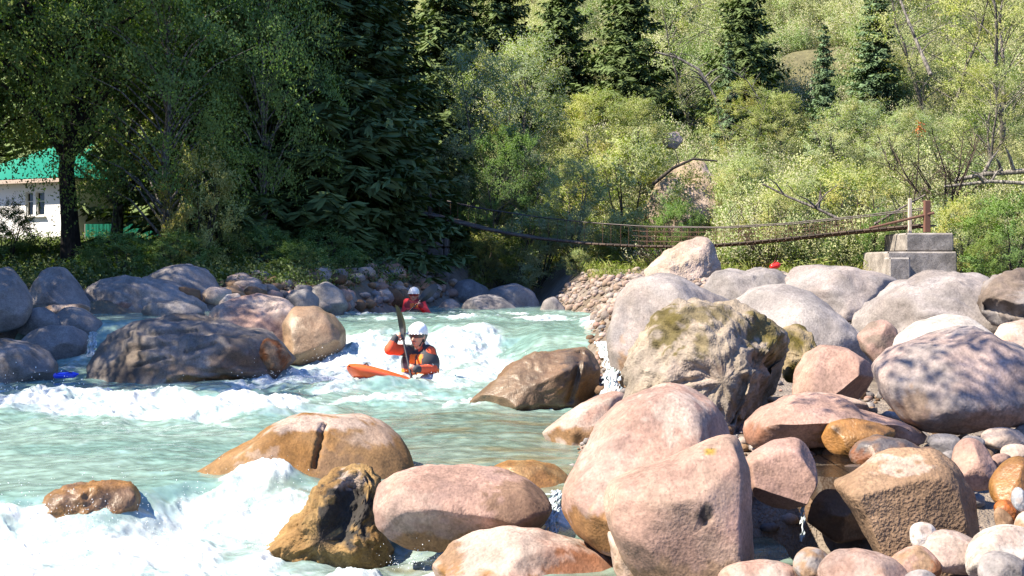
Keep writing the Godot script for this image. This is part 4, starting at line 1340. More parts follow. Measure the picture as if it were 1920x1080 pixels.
func spruce(called: String, H: float, o: Dictionary) -> Node3D:
	var root := Node3D.new()
	root.name = called
	var wood := Buf.new()
	var crown := Buf.new()
	var g: float = 0.014 * H
	wood.tube(PackedVector3Array([Vector3.ZERO, Vector3(0, H * 0.5, 0), Vector3(0, H * 0.98, 0)]), PackedFloat32Array([g, g * 0.6, 0.01]), 8, Color(0.11, 0.085, 0.07))
	var wide: float = o.get("wide", 0.17) * H
	var base: float = o.get("base", 0.06)
	var levels: int = o.get("levels", 36)
	for k in levels:
		var t := float(k) / levels
		var y := H * lerpf(base, 0.985, t)
		var L := wide * pow(1.0 - t, 0.82) + 0.02 * H
		var nb := int(lerpf(10, 5, t))
		for j in nb:
			var a := TAU * (j + 0.5 * (k % 2)) / nb + rng.randf_range(-0.35, 0.35)
			var len := L * rng.randf_range(0.62, 1.12)
			var dirv := Vector3(cos(a), 0, sin(a))
			var side := Vector3(-sin(a), 0, cos(a))
			var tone := rng.randf_range(0.75, 1.2)
			var sag := rng.randf_range(0.12, 0.42)
			var yy := y + rng.randf_range(-0.026, 0.026) * H
			var steps := maxi(3, int(len / (0.026 * H)) + 2)
			for s in steps:
				var u := (s + 0.6) / steps
				var drop := -sag * len * sin(u * 1.9) + 0.10 * len * u * u
				var c := Vector3(0, yy, 0) + dirv * (len * u) + Vector3(0, drop, 0)
				var reach := minf(len * 0.34 * (1.15 - u) + 0.014 * H, 0.052 * H)
				for q in 10:
					var sg := -1.0 if q % 2 else 1.0
					var tip := c + side * (sg * reach * rng.randf_range(0.5, 1.0)) + dirv * (reach * rng.randf_range(0.2, 0.7)) + Vector3(0, -reach * rng.randf_range(-0.15, 0.75), 0)
					var ax := tip - c
					var w := ax.cross(Vector3(rng.randf_range(-1, 1), rng.randf_range(-0.3, 1), rng.randf_range(-1, 1))).normalized() * (0.0030 * H * rng.randf_range(0.6, 1.4))
					var f := tone * rng.randf_range(0.72, 1.28)
					var col := Color(f * 1.02, f, f * 0.95)
					var n := (Vector3(0, 0.7, 0) + dirv * 0.6 + side * (sg * 0.35) + Vector3(rng.randf_range(-0.3, 0.3), rng.randf_range(-0.3, 0.3), rng.randf_range(-0.3, 0.3))).normalized()
					if ax.cross(w).dot(n) < 0.0:
						w = -w
					var vi := crown.v.size()
					crown.v.append_array(PackedVector3Array([c - w * 0.8, c + w * 0.8, c + ax * 0.62 + w, tip, c + ax * 0.62 - w]))
					crown.n.append_array(PackedVector3Array([n, n, n, n, n]))
					crown.c.append_array(PackedColorArray([col, col, col, col, col]))
					crown.i.append_array(PackedInt32Array([vi, vi + 1, vi + 2, vi, vi + 2, vi + 4, vi + 4, vi + 2, vi + 3]))
	part("trunk", wood.mesh(), M["bark"], root)
	part("crown", crown.mesh(), M[o.get("mat", "needle")], root)
	return root

func bare(called: String, H: float, n: int, col: Color) -> Node3D:
	var root := Node3D.new()
	root.name = called
	var stems := Buf.new()
	var twigs := Buf.new()
	for k in n:
		var a := rng.randf() * TAU
		var tip := Vector3(cos(a) * rng.randf_range(0.15, 0.6), rng.randf_range(0.55, 1.0), sin(a) * rng.randf_range(0.15, 0.6)) * H
		var mid := tip * 0.5 + Vector3(rng.randf_range(-0.06, 0.06), 0.08, rng.randf_range(-0.06, 0.06)) * H
		stems.tube(PackedVector3Array([Vector3.ZERO, mid, tip]), PackedFloat32Array([0.012 * H, 0.007 * H, 0.002 * H]), 5, col)
		for q in 9:
			var s := Vector3.ZERO.lerp(mid, 0.6).lerp(tip, rng.randf())
			var e := s + Vector3(rng.randf_range(-0.2, 0.2), rng.randf_range(0.0, 0.2), rng.randf_range(-0.2, 0.2)) * H
			twigs.tube(PackedVector3Array([s, (s + e) / 2 + Vector3(0, 0.02 * H, 0), e]), PackedFloat32Array([0.004 * H, 0.003 * H, 0.001 * H]), 4, col * rng.randf_range(0.8, 1.2), false)
	part("stems", stems.mesh(), M["bark"], root)
	struct(part("twigs", twigs.mesh(), M["bark"], root), "stuff")
	return root

var kinds := {}

# one tree: its foot stands at column px and distance d, its tip at row top
func plant(kind: String, called: String, label: String, px: float, d: float, top: float, spread := 1.0, mat := "", category := "tree", group := "", foot := -0.1) -> void:
	var src: Array = kinds[kind]
	if px > 690.0 and px < 1745.0 and top < 470.0:   # behind the bridge
		d = maxf(d, lerpf(34.0, 27.0, (px - 800.0) / 940.0) + 1.6)
	var t: Node3D = src[0].duplicate()
	t.name = numbered(called)
	add_child(t)
	var x := X(px, d)
	var y := ground_y(x, d) + foot
	var h := P(px, top, d).y - y
	var s: float = h / src[1]
	t.position = Vector3(x, y, -d)
	t.rotation.y = rng.randf() * TAU
	t.scale = Vector3(s * spread, s, s * spread)
	tag(t, label, category, group)
	if mat != "":
		(t.get_node("crown") as MeshInstance3D).material_override = M[mat]

func make_trees() -> void:
	kinds["grove"] = [broadleaf("t", 10.0, {"base": 0.38, "wide": 0.36, "clumps": 74, "per": 700, "size": 0.046, "lift": 0.1, "droop": 0.8, "mat": "leaf_green", "bark": Color(0.05, 0.042, 0.036), "girth": 0.021}), 10.0]
	kinds["birch"] = [broadleaf("t", 10.0, {"base": 0.24, "wide": 0.27, "clumps": 60, "per": 620, "size": 0.042, "lift": -0.1, "droop": 1.1, "mat": "leaf_green", "bark": Color(0.50, 0.47, 0.43), "girth": 0.012}), 10.0]
	kinds["willow"] = [broadleaf("t", 8.0, {"base": 0.10, "wide": 0.36, "clumps": 72, "per": 760, "size": 0.036, "lift": 0.9, "droop": 0.15, "mat": "leaf_silver", "bark": Color(0.32, 0.29, 0.25), "girth": 0.012, "stems": 3}), 8.0]
	kinds["aspen"] = [broadleaf("t", 8.0, {"base": 0.16, "wide": 0.23, "clumps": 54, "per": 760, "size": 0.036, "lift": 0.7, "droop": 0.2, "mat": "leaf_olive", "bark": Color(0.45, 0.43, 0.38), "girth": 0.010}), 8.0]
	kinds["bush"] = [broadleaf("t", 3.0, {"base": 0.02, "wide": 0.55, "clumps": 44, "per": 560, "size": 0.032, "lift": 0.6, "droop": 0.2, "mat": "leaf_green", "girth": 0.012, "stems": 5, "clump": 1.7}), 3.0]
	kinds["thin"] = [broadleaf("t", 8.0, {"base": 0.2, "wide": 0.30, "clumps": 44, "per": 400, "size": 0.036, "lift": 0.8, "droop": 0.2, "mat": "leaf_olive", "bark": Color(0.42, 0.38, 0.33), "girth": 0.011, "stems": 2}), 8.0]
	kinds["spruce"] = [spruce("t", 12.0, {"wide": 0.23, "levels": 46}), 12.0]
	kinds["slim"] = [spruce("t", 8.0, {"wide": 0.19, "levels": 34, "mat": "needle_blue"}), 8.0]
	kinds["lush"] = [spruce("t", 12.0, {"wide": 0.29, "levels": 44, "mat": "needle"}), 12.0]
	# ---- left grove
	plant("grove", "broadleaf_tree", "dark-trunked broadleaf tree standing in front of the white cottage", 135, 29.0, -330, 1.0, "", "tree", "left bank grove")
	plant("grove", "broadleaf_tree", "broadleaf tree with thick dark trunk left of the birch", 395, 31.0, -300, 0.85, "leaf_green", "tree", "left bank grove")
	plant("birch", "birch_tree", "pale-stemmed birch in the shade between the cottage and dark spruce", 487, 29.5, -190, 0.75, "leaf_green", "tree", "left bank grove")
	plant("birch", "birch_tree", "leafy birch with branches hanging low right of the green fence", 305, 28.0, -120, 1.2, "", "tree", "left bank grove")
	plant("grove", "broadleaf_tree", "broadleaf tree at left edge over the cottage roof", -60, 32.0, -260, 1.0, "", "tree", "left bank grove")
	plant("birch", "birch_tree", "olive birch rising behind the leafy hanging birch", 215, 35.0, -200, 1.3, "leaf_olive", "tree", "left bank grove")
	plant("aspen", "aspen_tree", "olive-crowned aspen at top of the grove behind the birch", 400, 38.0, -160, 1.4, "leaf_olive", "tree", "left bank grove")
	plant("bush", "shrub", "yellow-green shrub low in the grove, its sprays hanging by the fence", 375, 27.0, 285, 0.62, "leaf_yellow", "shrub")
	plant("bush", "shrub", "shadowy shrub on the bank behind grey hump", 330, 26.0, 440, 1.3, "leaf_green", "shrub")
	plant("bush", "shrub", "dark shrub at left edge before the cottage wall", 10, 30.0, 385, 0.9, "leaf_green", "shrub")
	plant("bush", "shrub", "black-green shrub on bank below the dark spruce", 600, 29.0, 430, 1.4, "leaf_green", "shrub")
	plant("bush", "shrub", "dark shrub at foot of the dark spruce left of the pier", 690, 31.0, 440, 1.2, "leaf_green", "shrub")
	plant("bush", "shrub", "leafy shrub on dim shore above the wet tan boulder", 560, 26.5, 455, 1.5, "", "shrub")
	plant("bush", "shrub", "leafy shrub on dim shore left of the far paddler", 655, 28.5, 470, 1.5, "", "shrub")
	plant("bush", "shrub", "low shrub at foot of the stone pier", 735, 31.0, 500, 1.6, "", "shrub")
	plant("bush", "shrub", "leafy shrub on dim shore above flat pale slab", 225, 25.0, 440, 1.4, "", "shrub")
	plant("bush", "shrub", "dark shrub under the birch stem", 500, 27.5, 430, 1.2, "leaf_green", "shrub")
	plant("spruce", "spruce_tree", "tall almost black spruce right of the grove, nearest of the spruces", 722, 36.5, -110, 1.35, "needle", "tree", "spruces")
	plant("spruce", "spruce_tree", "dark spruce between the birch and the black spruce", 640, 32.0, -300, 1.2, "needle", "tree", "spruces")
	plant("spruce", "spruce_tree", "dark spruce hidden deep in the grove behind the birch", 555, 31.5, -480, 1.15, "needle", "tree", "spruces")
	plant("lush", "spruce_tree", "sunlit green spruce top above the black spruce at upper left centre", 640, 40.0, -260, 1.0, "", "tree", "spruces")
	plant("spruce", "spruce_tree", "tall dark spruce behind the birch stem, leftmost of the black row", 470, 35.5, -520, 1.2, "", "tree", "spruces")
	plant("spruce", "spruce_tree", "spruce closing the back of the grove above the fence", 330, 44.0, -330, 1.1, "needle", "tree", "spruces")
	plant("spruce", "spruce_tree", "spruce behind the cottage at left edge", 60, 52.0, -250, 1.2, "needle", "tree", "spruces")
	plant("spruce", "spruce_tree", "spruce behind the grove above the cottage gable", 200, 50.0, -290, 1.2, "needle", "tree", "spruces")
	# ---- spruces of the far slope
	plant("lush", "spruce_tree", "broad sunlit spruce just right of the black spruce", 835, 45.0, -190, 0.95, "needle", "tree", "spruces")
	plant("lush", "spruce_tree", "sunlit spruce behind the silvery willow", 935, 47.0, -150, 0.9, "needle", "tree", "spruces")
	plant("spruce", "spruce_tree", "spruce with visible dark trunk gap right of the willow top", 1052, 45.0, -160, 0.9, "needle", "tree", "spruces")
	plant("lush", "spruce_tree", "wide green spruce at top centre with shaded base", 1180, 44.0, -130, 1.0, "needle", "tree", "spruces")
	plant("spruce", "spruce_tree", "bluish spruce between centre spruce and the pale birch at top", 1265, 49.0, -60, 0.9, "needle", "tree", "spruces")
	plant("lush", "spruce_tree", "dense dark green spruce cut by top edge right of centre", 1395, 42.0, -120, 0.9, "needle", "tree", "spruces")
	plant("slim", "spruce_tree", "young spruce in front of the dense dark green one", 1365, 39.5, 70, 0.8, "needle_blue", "tree", "spruces")
	plant("slim", "spruce_tree", "slim pointed young spruce on the right slope", 1543, 39.0, 38, 0.85, "needle_blue", "tree", "spruces")
	plant("slim", "spruce_tree", "soft blue-green young spruce right of the slim pointed one", 1640, 41.0, -60, 1.1, "needle_blue", "tree", "spruces")
	# ---- broadleaf trees of the far bank
	plant("willow", "willow_tree", "large silvery green willow in sun right of the black spruce", 905, 37.5, 95, 0.92, "", "tree", "far bank trees")
	plant("willow", "willow_tree", "shaded willow in shadow of the black spruce behind the bridge", 955, 36.0, 245, 0.85, "leaf_green", "tree", "far bank trees")
	plant("aspen", "aspen_tree", "upright silvery poplar top beside the large willow", 985, 40.0, 75, 0.9, "leaf_silver", "tree", "far bank trees")
	plant("aspen", "aspen_tree", "yellow-green aspen in centre behind the bridge", 1110, 37.5, 175, 1.2, "leaf_yellow", "tree", "far bank trees")
	plant("aspen", "aspen_tree", "slender olive aspen with pale stem right of the yellow-green one", 1195, 37.5, 185, 1.1, "leaf_olive", "tree", "far bank trees")
	plant("willow", "willow_tree", "pale olive willow leaning over the bridge middle", 1075, 34.0, 300, 1.1, "leaf_silver", "tree", "far bank trees")
	plant("thin", "birch_tree", "pale sparse birch with twisted branches at upper centre", 1320, 43.0, -30, 1.0, "leaf_silver", "tree", "far bank trees")
	plant("thin", "birch_tree", "thin-crowned olive birch on slope above the tan boulder", 1390, 38.0, 150, 1.0, "leaf_yellow", "tree", "far bank trees")
	plant("aspen", "aspen_tree", "golden olive aspen left of the slim spruce", 1460, 38.0, 175, 1.4, "leaf_olive", "tree", "far bank trees")
	plant("thin", "birch_tree", "scraggy grey birch at top right with bare limbs", 1760, 40.0, -90, 1.1, "leaf_olive", "tree", "far bank trees")
	plant("thin", "birch_tree", "sparse olive birch at right edge high on the slope", 1880, 38.0, -120, 1.1, "leaf_yellow", "tree", "far bank trees")
	plant("willow", "willow_tree", "round silvery willow on right slope below the slim spruce", 1600, 37.0, 190, 1.3, "leaf_silver", "tree", "far bank trees")
	plant("willow", "willow_tree", "broad grey-green willow on right slope under the orange spray", 1710, 35.5, 205, 1.3, "leaf_silver", "tree", "far bank trees")
	plant("thin", "birch_tree", "open-crowned birch at right edge above the pale logs", 1850, 35.0, 120, 1.2, "leaf_olive", "tree", "far bank trees")
	plant("aspen", "aspen_tree", "olive aspen at top edge between dense spruce and slim spruce", 1490, 50.0, -80, 1.6, "leaf_yellow", "tree", "far bank trees")
	# ---- shrubs
	var shrubs := [[1275, 32.5, 385, 0.8, "leaf_green", "bright green shrub above the tan rock face left of bridge netting"], [1390, 29.5, 460, 0.9, "leaf_green", "green shrub beneath the bridge right of the tan rock face"], [1150, 32.0, 470, 0.9, "leaf_green", "dark green shrub below bridge middle"],
		[905, 33.5, 440, 1.0, "leaf_yellow", "yellow-green shrub right of the stone pier"], [1560, 29.0, 450, 0.8, "leaf_green", "green shrub on rocks left of concrete abutment"], [1895, 26.5, 375, 1.1, "leaf_green", "big bright green shrub right of the concrete abutment"],
		[1480, 31.0, 350, 1.0, "leaf_olive", "olive shrub over the end of bridge netting"], [1590, 31.5, 320, 1.2, "leaf_yellow", "yellowish shrub on slope left of concrete abutment"], [1810, 29.0, 375, 0.9, "leaf_yellow", "yellow-olive shrub behind the abutment's posts"],
		[1405, 34.5, 300, 1.0, "leaf_olive", "olive shrub right of the tan boulder on slope"], [1180, 35.0, 270, 1.0, "leaf_olive", "pale shrub left of the tan boulder on slope"], [1655, 29.0, 400, 0.7, "leaf_green", "dark shrub at left side of concrete abutment"],
		[1010, 33.0, 400, 1.1, "leaf_silver", "silvery shrub hanging over the bank under bridge"], [1085, 31.5, 470, 0.9, "leaf_olive", "olive shrub above the gravel bar"], [1830, 27.5, 470, 0.7, "leaf_yellow", "small yellow shrub on rocks right of abutment"]]
	for q in shrubs:
		plant("bush", "shrub", q[5], q[0], q[1], q[2], q[3], q[4], "shrub", "far bank shrubs")
	kinds["bare"] = [bare("t", 2.0, 13, Color(0.23, 0.16, 0.125)), 2.0]
	for q in [[1250, 30.5, 400, "leafless brown thicket behind bridge netting"], [1440, 30.5, 375, "leafless brown brush above right half of bridge"], [1520, 31.0, 345, "grey dead brush on slope above bridge end"], [1640, 30.0, 350, "bare dark thicket above left of the abutment"], [1770, 33.0, 240, "grey leafless thicket on right slope"], [1215, 30.0, 455, "dry brown brush at foot of the tan rock face"], [1100, 30.0, 515, "dry twiggy brush on the gravel bar"]]:
		plant("bare", "dead_brush", q[3], q[0], q[1], q[2], 1.2, "", "brush", "dead brush")
	# ---- trees beyond the left of the picture, whose shade lies on the left shore
	var off := [[-11.0, 14.6, 8.8, "grove"], [-11.8, 17.8, 8.6, "grove"], [-12.6, 21.2, 9.5, "grove"], [-13.4, 25.0, 12.5, "grove"], [-16.0, 29.0, 15.0, "spruce"], [-18.0, 33.0, 16.0, "spruce"]]
	var words := ["nearest", "second", "third", "fourth", "fifth", "farthest"]
	for k in off.size():
		var q: Array = off[k]
		var src: Array = kinds[q[3]]
		var t: Node3D = src[0].duplicate()
		t.name = numbered("spruce_tree" if q[3] == "spruce" else "broadleaf_tree")
		add_child(t)
		t.position = Vector3(q[0], ground_y(q[0], q[1]) - 0.1, -q[1])
		t.rotation.y = rng.randf() * TAU
		t.scale = Vector3.ONE * (q[2] / src[1])
		tag(t, "tall shade tree on the left bank outside the picture, %s of six" % words[k], "tree", "shade trees outside the picture")
	# ---- a birch leaning over the right bank, outside the picture: its leaves dapple the boulder at the right edge
	var lean := thing("leaning_birch", "leaning birch outside the picture whose leaves dapple the right-hand boulder", "tree", Vector3(5.6, ground_y(5.6, 2.5) - 0.1, -2.5))
	var wood := Buf.new()
	var crown := Buf.new()
	var mid := P(1800, 715, 8.0) + SUN_TO.normalized() * 5.4 - lean.position
	wood.tube(PackedVector3Array([Vector3.ZERO, mid * 0.3 + Vector3(0, 0.7, 0), mid * 0.65 + Vector3(0, 0.95, 0), mid]), PackedFloat32Array([0.11, 0.07, 0.04, 0.012]), 8, Color(0.5, 0.47, 0.43))
	for k in 24:
		var c := mid + Vector3(rng.randf_range(-1.0, 1.0), rng.randf_range(-0.25, 0.45), rng.randf_range(-0.6, 0.6))
		wood.tube(PackedVector3Array([mid * 0.88, (mid * 0.88 + c) / 2 + Vector3(0, 0.1, 0), c]), PackedFloat32Array([0.014, 0.008, 0.004]), 5, Color(0.4, 0.36, 0.32), false)
		for q in 42:
			leaf(crown, c + Vector3(rng.randfn(), rng.randfn() * 0.7, rng.randfn()) * 0.14, Vector3.UP, rng.randf_range(0.025, 0.05), Color(1, 1, 1) * rng.randf_range(0.8, 1.2), 0.4)
	part("trunk", wood.mesh(), M["bark"], lean)
	part("crown", crown.mesh(), M["leaf_green"], lean)

# ---------------------------------------------------------------- scrub of the slopes
func tuft(leaves: int, size: float, slim: float, flat := 0.7) -> ArrayMesh:
	var b := Buf.new()
	var shoots := 16
	for sh in shoots:
		var foot := Vector3(rng.randfn() * 0.16, 0.0, rng.randfn() * 0.16)
		var dirv := Vector3(rng.randfn() * 0.5 + foot.x * 1.5, flat * rng.randf_range(0.6, 1.6), rng.randfn() * 0.5 + foot.z * 1.5).normalized()
		var len := rng.randf_range(0.35, 0.85)
		var tone := rng.randf_range(0.8, 1.2)
		for k in leaves / shoots:
			var u := pow(rng.randf(), 0.75)
			var p := foot + dirv * (len * u) + Vector3(rng.randfn(), rng.randfn(), rng.randfn()) * (0.085 * (1.1 - 0.6 * u))
			var f := tone * rng.randf_range(0.85, 1.15)
			leaf(b, p, (dirv + p * 0.8 + Vector3(0, 0.3, 0)).normalized(), size * rng.randf_range(0.6, 1.3), Color(f, f, f * 0.95), -0.2, slim)
	return b.mesh()

func scatter(called: String, label: String, category: String, m: ArrayMesh, where: Array[Transform3D], cols: Array[Color]) -> void:
	m.surface_set_material(0, M["scrub"])
	var mm := MultiMesh.new()
	mm.transform_format = MultiMesh.TRANSFORM_3D
	mm.use_colors = true
	mm.mesh = m
	mm.instance_count = where.size()
	for k in where.size():
		mm.set_instance_transform(k, where[k])
		mm.set_instance_color(k, cols[k])
	var o := MultiMeshInstance3D.new()
	o.name = called
	o.multimesh = mm
	add_child(o)
	struct(o, "stuff")
	tag(o, label, category)

func make_scrub() -> void:
	var olive := [Color(0.36, 0.38, 0.20), Color(0.42, 0.41, 0.25), Color(0.28, 0.345, 0.16), Color(0.40, 0.39, 0.27), Color(0.22, 0.30, 0.12)]
	var where: Array[Transform3D] = []
	var cols: Array[Color] = []
	var tries := 0
	while where.size() < 21000 and tries < 90000:
		tries += 1
		var d := rng.randf_range(28.5, 74.0)
		var x := rng.randf_range(-0.20, 0.48) * d
		var h := hill(x, d)
		if h < 0.12 and not (x > 3.0 and d > 29.0):
			continue
		var dens := n_big.get_noise_2d(x * 0.16 + 50.0, d * 0.16)
		var col_px := 960.0 + x * F / d
		if (col_px > 1195.0 and col_px < 1365.0 and d < 36.0) or (col_px > 1455.0 and col_px < 1590.0 and d > 42.5 and d < 46.0):
			continue
		if dens < -0.6 or d < 36.0 - (x + 2.2) * 0.66:
			continue
		var y := ground_y(x, d)
		var s := rng.randf_range(0.55, 1.05) * (1.0 + 0.4 * dens)
		var pile := pow(rng.randf(), 1.6) * 1.1 * (0.7 + dens)
		var c: Color = olive[int(clampf(2.0 + 5.0 * n_big.get_noise_2d(x * 0.25, d * 0.25) + rng.randf_range(-0.9, 0.9), 0, 4))]
		where.append(Transform3D(Basis(Vector3.UP, rng.randf() * TAU).scaled(Vector3(s, s * rng.randf_range(0.8, 1.4), s)), Vector3(x, y + pile, -d)))
		cols.append(c * rng.randf_range(0.75, 1.2))
	scatter("hillside_scrub", "dense olive scrub covering the sunlit slope behind the bridge", "scrub", tuft(520, 0.028, 0.45), where, cols)
	where = []
	cols = []
	for k in 2600:
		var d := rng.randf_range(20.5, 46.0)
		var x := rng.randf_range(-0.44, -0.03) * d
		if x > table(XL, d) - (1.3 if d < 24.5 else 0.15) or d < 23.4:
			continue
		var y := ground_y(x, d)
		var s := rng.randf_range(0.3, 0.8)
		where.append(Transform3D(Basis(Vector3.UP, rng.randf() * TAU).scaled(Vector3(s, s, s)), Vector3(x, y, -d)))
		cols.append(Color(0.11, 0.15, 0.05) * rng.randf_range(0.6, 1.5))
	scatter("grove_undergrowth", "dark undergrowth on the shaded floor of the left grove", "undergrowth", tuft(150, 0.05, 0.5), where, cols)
	where = []
	cols = []
	for k in 4200:
		var d := rng.randf_range(23.0, 36.0)
		var x: float = table(XR, d) + 0.5 + rng.randf() * 14.0
		if rng.randf() < 0.2:
			d = rng.randf_range(33.5, 39.0)
			x = rng.randf_range(-2.8, 1.5)
		if n_big.get_noise_2d(x * 0.5 + 20.0, d * 0.5) < 0.0:
			continue
		if d < 27.5 and x < 10.0:
			continue
		var s := rng.randf_range(0.2, 0.5)
		where.append(Transform3D(Basis(Vector3.UP, rng.randf() * TAU).scaled(Vector3(s, s * 1.3, s)), Vector3(x, ground_y(x, d) - 0.02, -d)))
		cols.append((Color(0.22, 0.26, 0.06) if rng.randf() < 0.6 else Color(0.30, 0.26, 0.10)) * rng.randf_range(0.7, 1.2))
	scatter("bank_grass", "tufts of green and dry grass along the far right bank", "grass", tuft(60, 0.16, 0.12, 1.1), where, cols)

# ---------------------------------------------------------------- people
# Distance field on a grid: tapered capsules joined by a smooth minimum, meshed as surface nets.
class Body:
	var cell: float
	var lo: Vector3
	var n: Vector3i
	var f := PackedFloat32Array()
	func _init(a: Vector3, b: Vector3, size: float) -> void:
		cell = size
		lo = a
		n = Vector3i(((b - a) / size).ceil()) + Vector3i(2, 2, 2)
		f.resize(n.x * n.y * n.z)
		f.fill(1.0)
	func bone(a: Vector3, b: Vector3, ra: float, rb: float, k := 0.03, squash := Vector3.ONE) -> void:
		var m := maxf(ra, rb) / minf(squash.x, minf(squash.y, squash.z)) + k * 2.0 + cell * 2.0
		var p0 := ((a.min(b) - Vector3(m, m, m) - lo) / cell).floor()
		var p1 := ((a.max(b) + Vector3(m, m, m) - lo) / cell).ceil()
		var ab := (b - a) * squash
		var l2 := maxf(ab.length_squared(), 1e-9)
		for z in range(maxi(0, int(p0.z)), mini(n.z, int(p1.z) + 1)):
			for y in range(maxi(0, int(p0.y)), mini(n.y, int(p1.y) + 1)):
				for x in range(maxi(0, int(p0.x)), mini(n.x, int(p1.x) + 1)):
					var q := (lo + Vector3(x, y, z) * cell - a) * squash
					var t := clampf(q.dot(ab) / l2, 0.0, 1.0)
					var dd := (q - ab * t).length() - lerpf(ra, rb, t)
					var at := (z * n.y + y) * n.x + x
					var o := f[at]
					var h := maxf(k - absf(o - dd), 0.0) / k
					f[at] = minf(o, dd) - h * h * k * 0.25
	func mesh(color: Callable) -> ArrayMesh:
		var b := Buf.new()
		var id := {}
		var sx := 1
		var sy := n.x
		var sz := n.x * n.y
		for z in n.z - 1:
			for y in n.y - 1:
				for x in n.x - 1:
					var at := z * sz + y * sy + x
					var c := [f[at], f[at + sx], f[at + sy], f[at + sx + sy], f[at + sz], f[at + sx + sz], f[at + sy + sz], f[at + sx + sy + sz]]
					var neg := 0
					for q in c:
						neg += 1 if q < 0.0 else 0
					if neg == 0 or neg == 8:
						continue
					var sum := Vector3.ZERO
					var cnt := 0
					for e in [[0, 1], [2, 3], [4, 5], [6, 7], [0, 2], [1, 3], [4, 6], [5, 7], [0, 4], [1, 5], [2, 6], [3, 7]]:
						var u: float = c[e[0]]
						var w: float = c[e[1]]
						if (u < 0.0) != (w < 0.0):
							var t := u / (u - w)
							var p := Vector3(e[0] & 1, (e[0] >> 1) & 1, e[0] >> 2)
							var r := Vector3(e[1] & 1, (e[1] >> 1) & 1, e[1] >> 2)
							sum += p.lerp(r, t)
							cnt += 1
					id[at] = b.v.size()
					b.v.append(lo + (Vector3(x, y, z) + sum / cnt) * cell)
		for at in id:
			var a: float = f[at]
			for ax in 3:
				var s: int = [sx, sy, sz][ax]
				var u: int = [sy, sz, sx][ax]
				var w: int = [sz, sx, sy][ax]
				if (a < 0.0) == (f[at + s] < 0.0):
					continue
				if not (id.has(at - u) and id.has(at - w) and id.has(at - u - w)):
					continue
				var q := [id[at], id[at - u], id[at - u - w], id[at - w]]
				if a < 0.0:
					b.i.append_array(PackedInt32Array([q[0], q[3], q[2], q[0], q[2], q[1]]))
				else:
					b.i.append_array(PackedInt32Array([q[0], q[1], q[2], q[0], q[2], q[3]]))
		b.smooth()
		for k in b.v.size():
			b.c.append(color.call(b.v[k], b.n[k]))
		return b.mesh()

const SKIN := Color(0.50, 0.27, 0.19)

func face_colour(head: Vector3, fwd: Vector3, side: Vector3, p: Vector3) -> Color:
	var q := p - head
	var u := q.dot(side)
	var y := q.y
	var c := SKIN
	if q.dot(fwd) > 0.0:
		for s in [-1.0, 1.0]:
			if Vector2((u - s * 0.031) / 0.014, (y - 0.004) / 0.008).length() < 1.0:
				c = Color(0.05, 0.035, 0.03)
			elif Vector2((u - s * 0.031) / 0.02, (y - 0.022) / 0.005).length() < 1.0:
				c = Color(0.10, 0.06, 0.04)
		if Vector2(u / 0.025, (y + 0.058) / 0.008).length() < 1.0:
			c = Color(0.40, 0.13, 0.11)
	return c

func hand_bones(h: Body, wrist: Vector3, palm: Vector3, grip: Vector3, across: Vector3) -> void:
	# palm runs wrist -> palm, fingers curl round the shaft (grip: its direction), across: away from the palm
	h.bone(wrist, palm, 0.026, 0.034, 0.012)
	var reach := (palm - wrist).normalized()
	for k in 4:
		var root := palm + grip * (0.028 - 0.019 * k) + reach * 0.012
		var len: float = [0.036, 0.042, 0.039, 0.031][k]
		var a := root + (reach * 0.75 + across * 0.6).normalized() * len
		var b := a + (across * 0.9 - reach * 0.35).normalized() * len * 0.75
		var c := b + (-reach * 0.9 + across * 0.1).normalized() * len * 0.6
		h.bone(root, a, 0.0095, 0.009, 0.004)
		h.bone(a, b, 0.009, 0.0085, 0.004)
		h.bone(b, c, 0.0085, 0.0078, 0.004)
	var t0 := wrist.lerp(palm, 0.55) + grip * 0.026
	var t1 := t0 + (grip * 0.5 + across * 0.7 + reach * 0.3).normalized() * 0.035
	var t2 := t1 + (across * 0.5 + reach * 0.8 - grip * 0.3).normalized() * 0.028
	h.bone(t0, t1, 0.011, 0.010, 0.006)
	h.bone(t1, t2, 0.010, 0.009, 0.006)

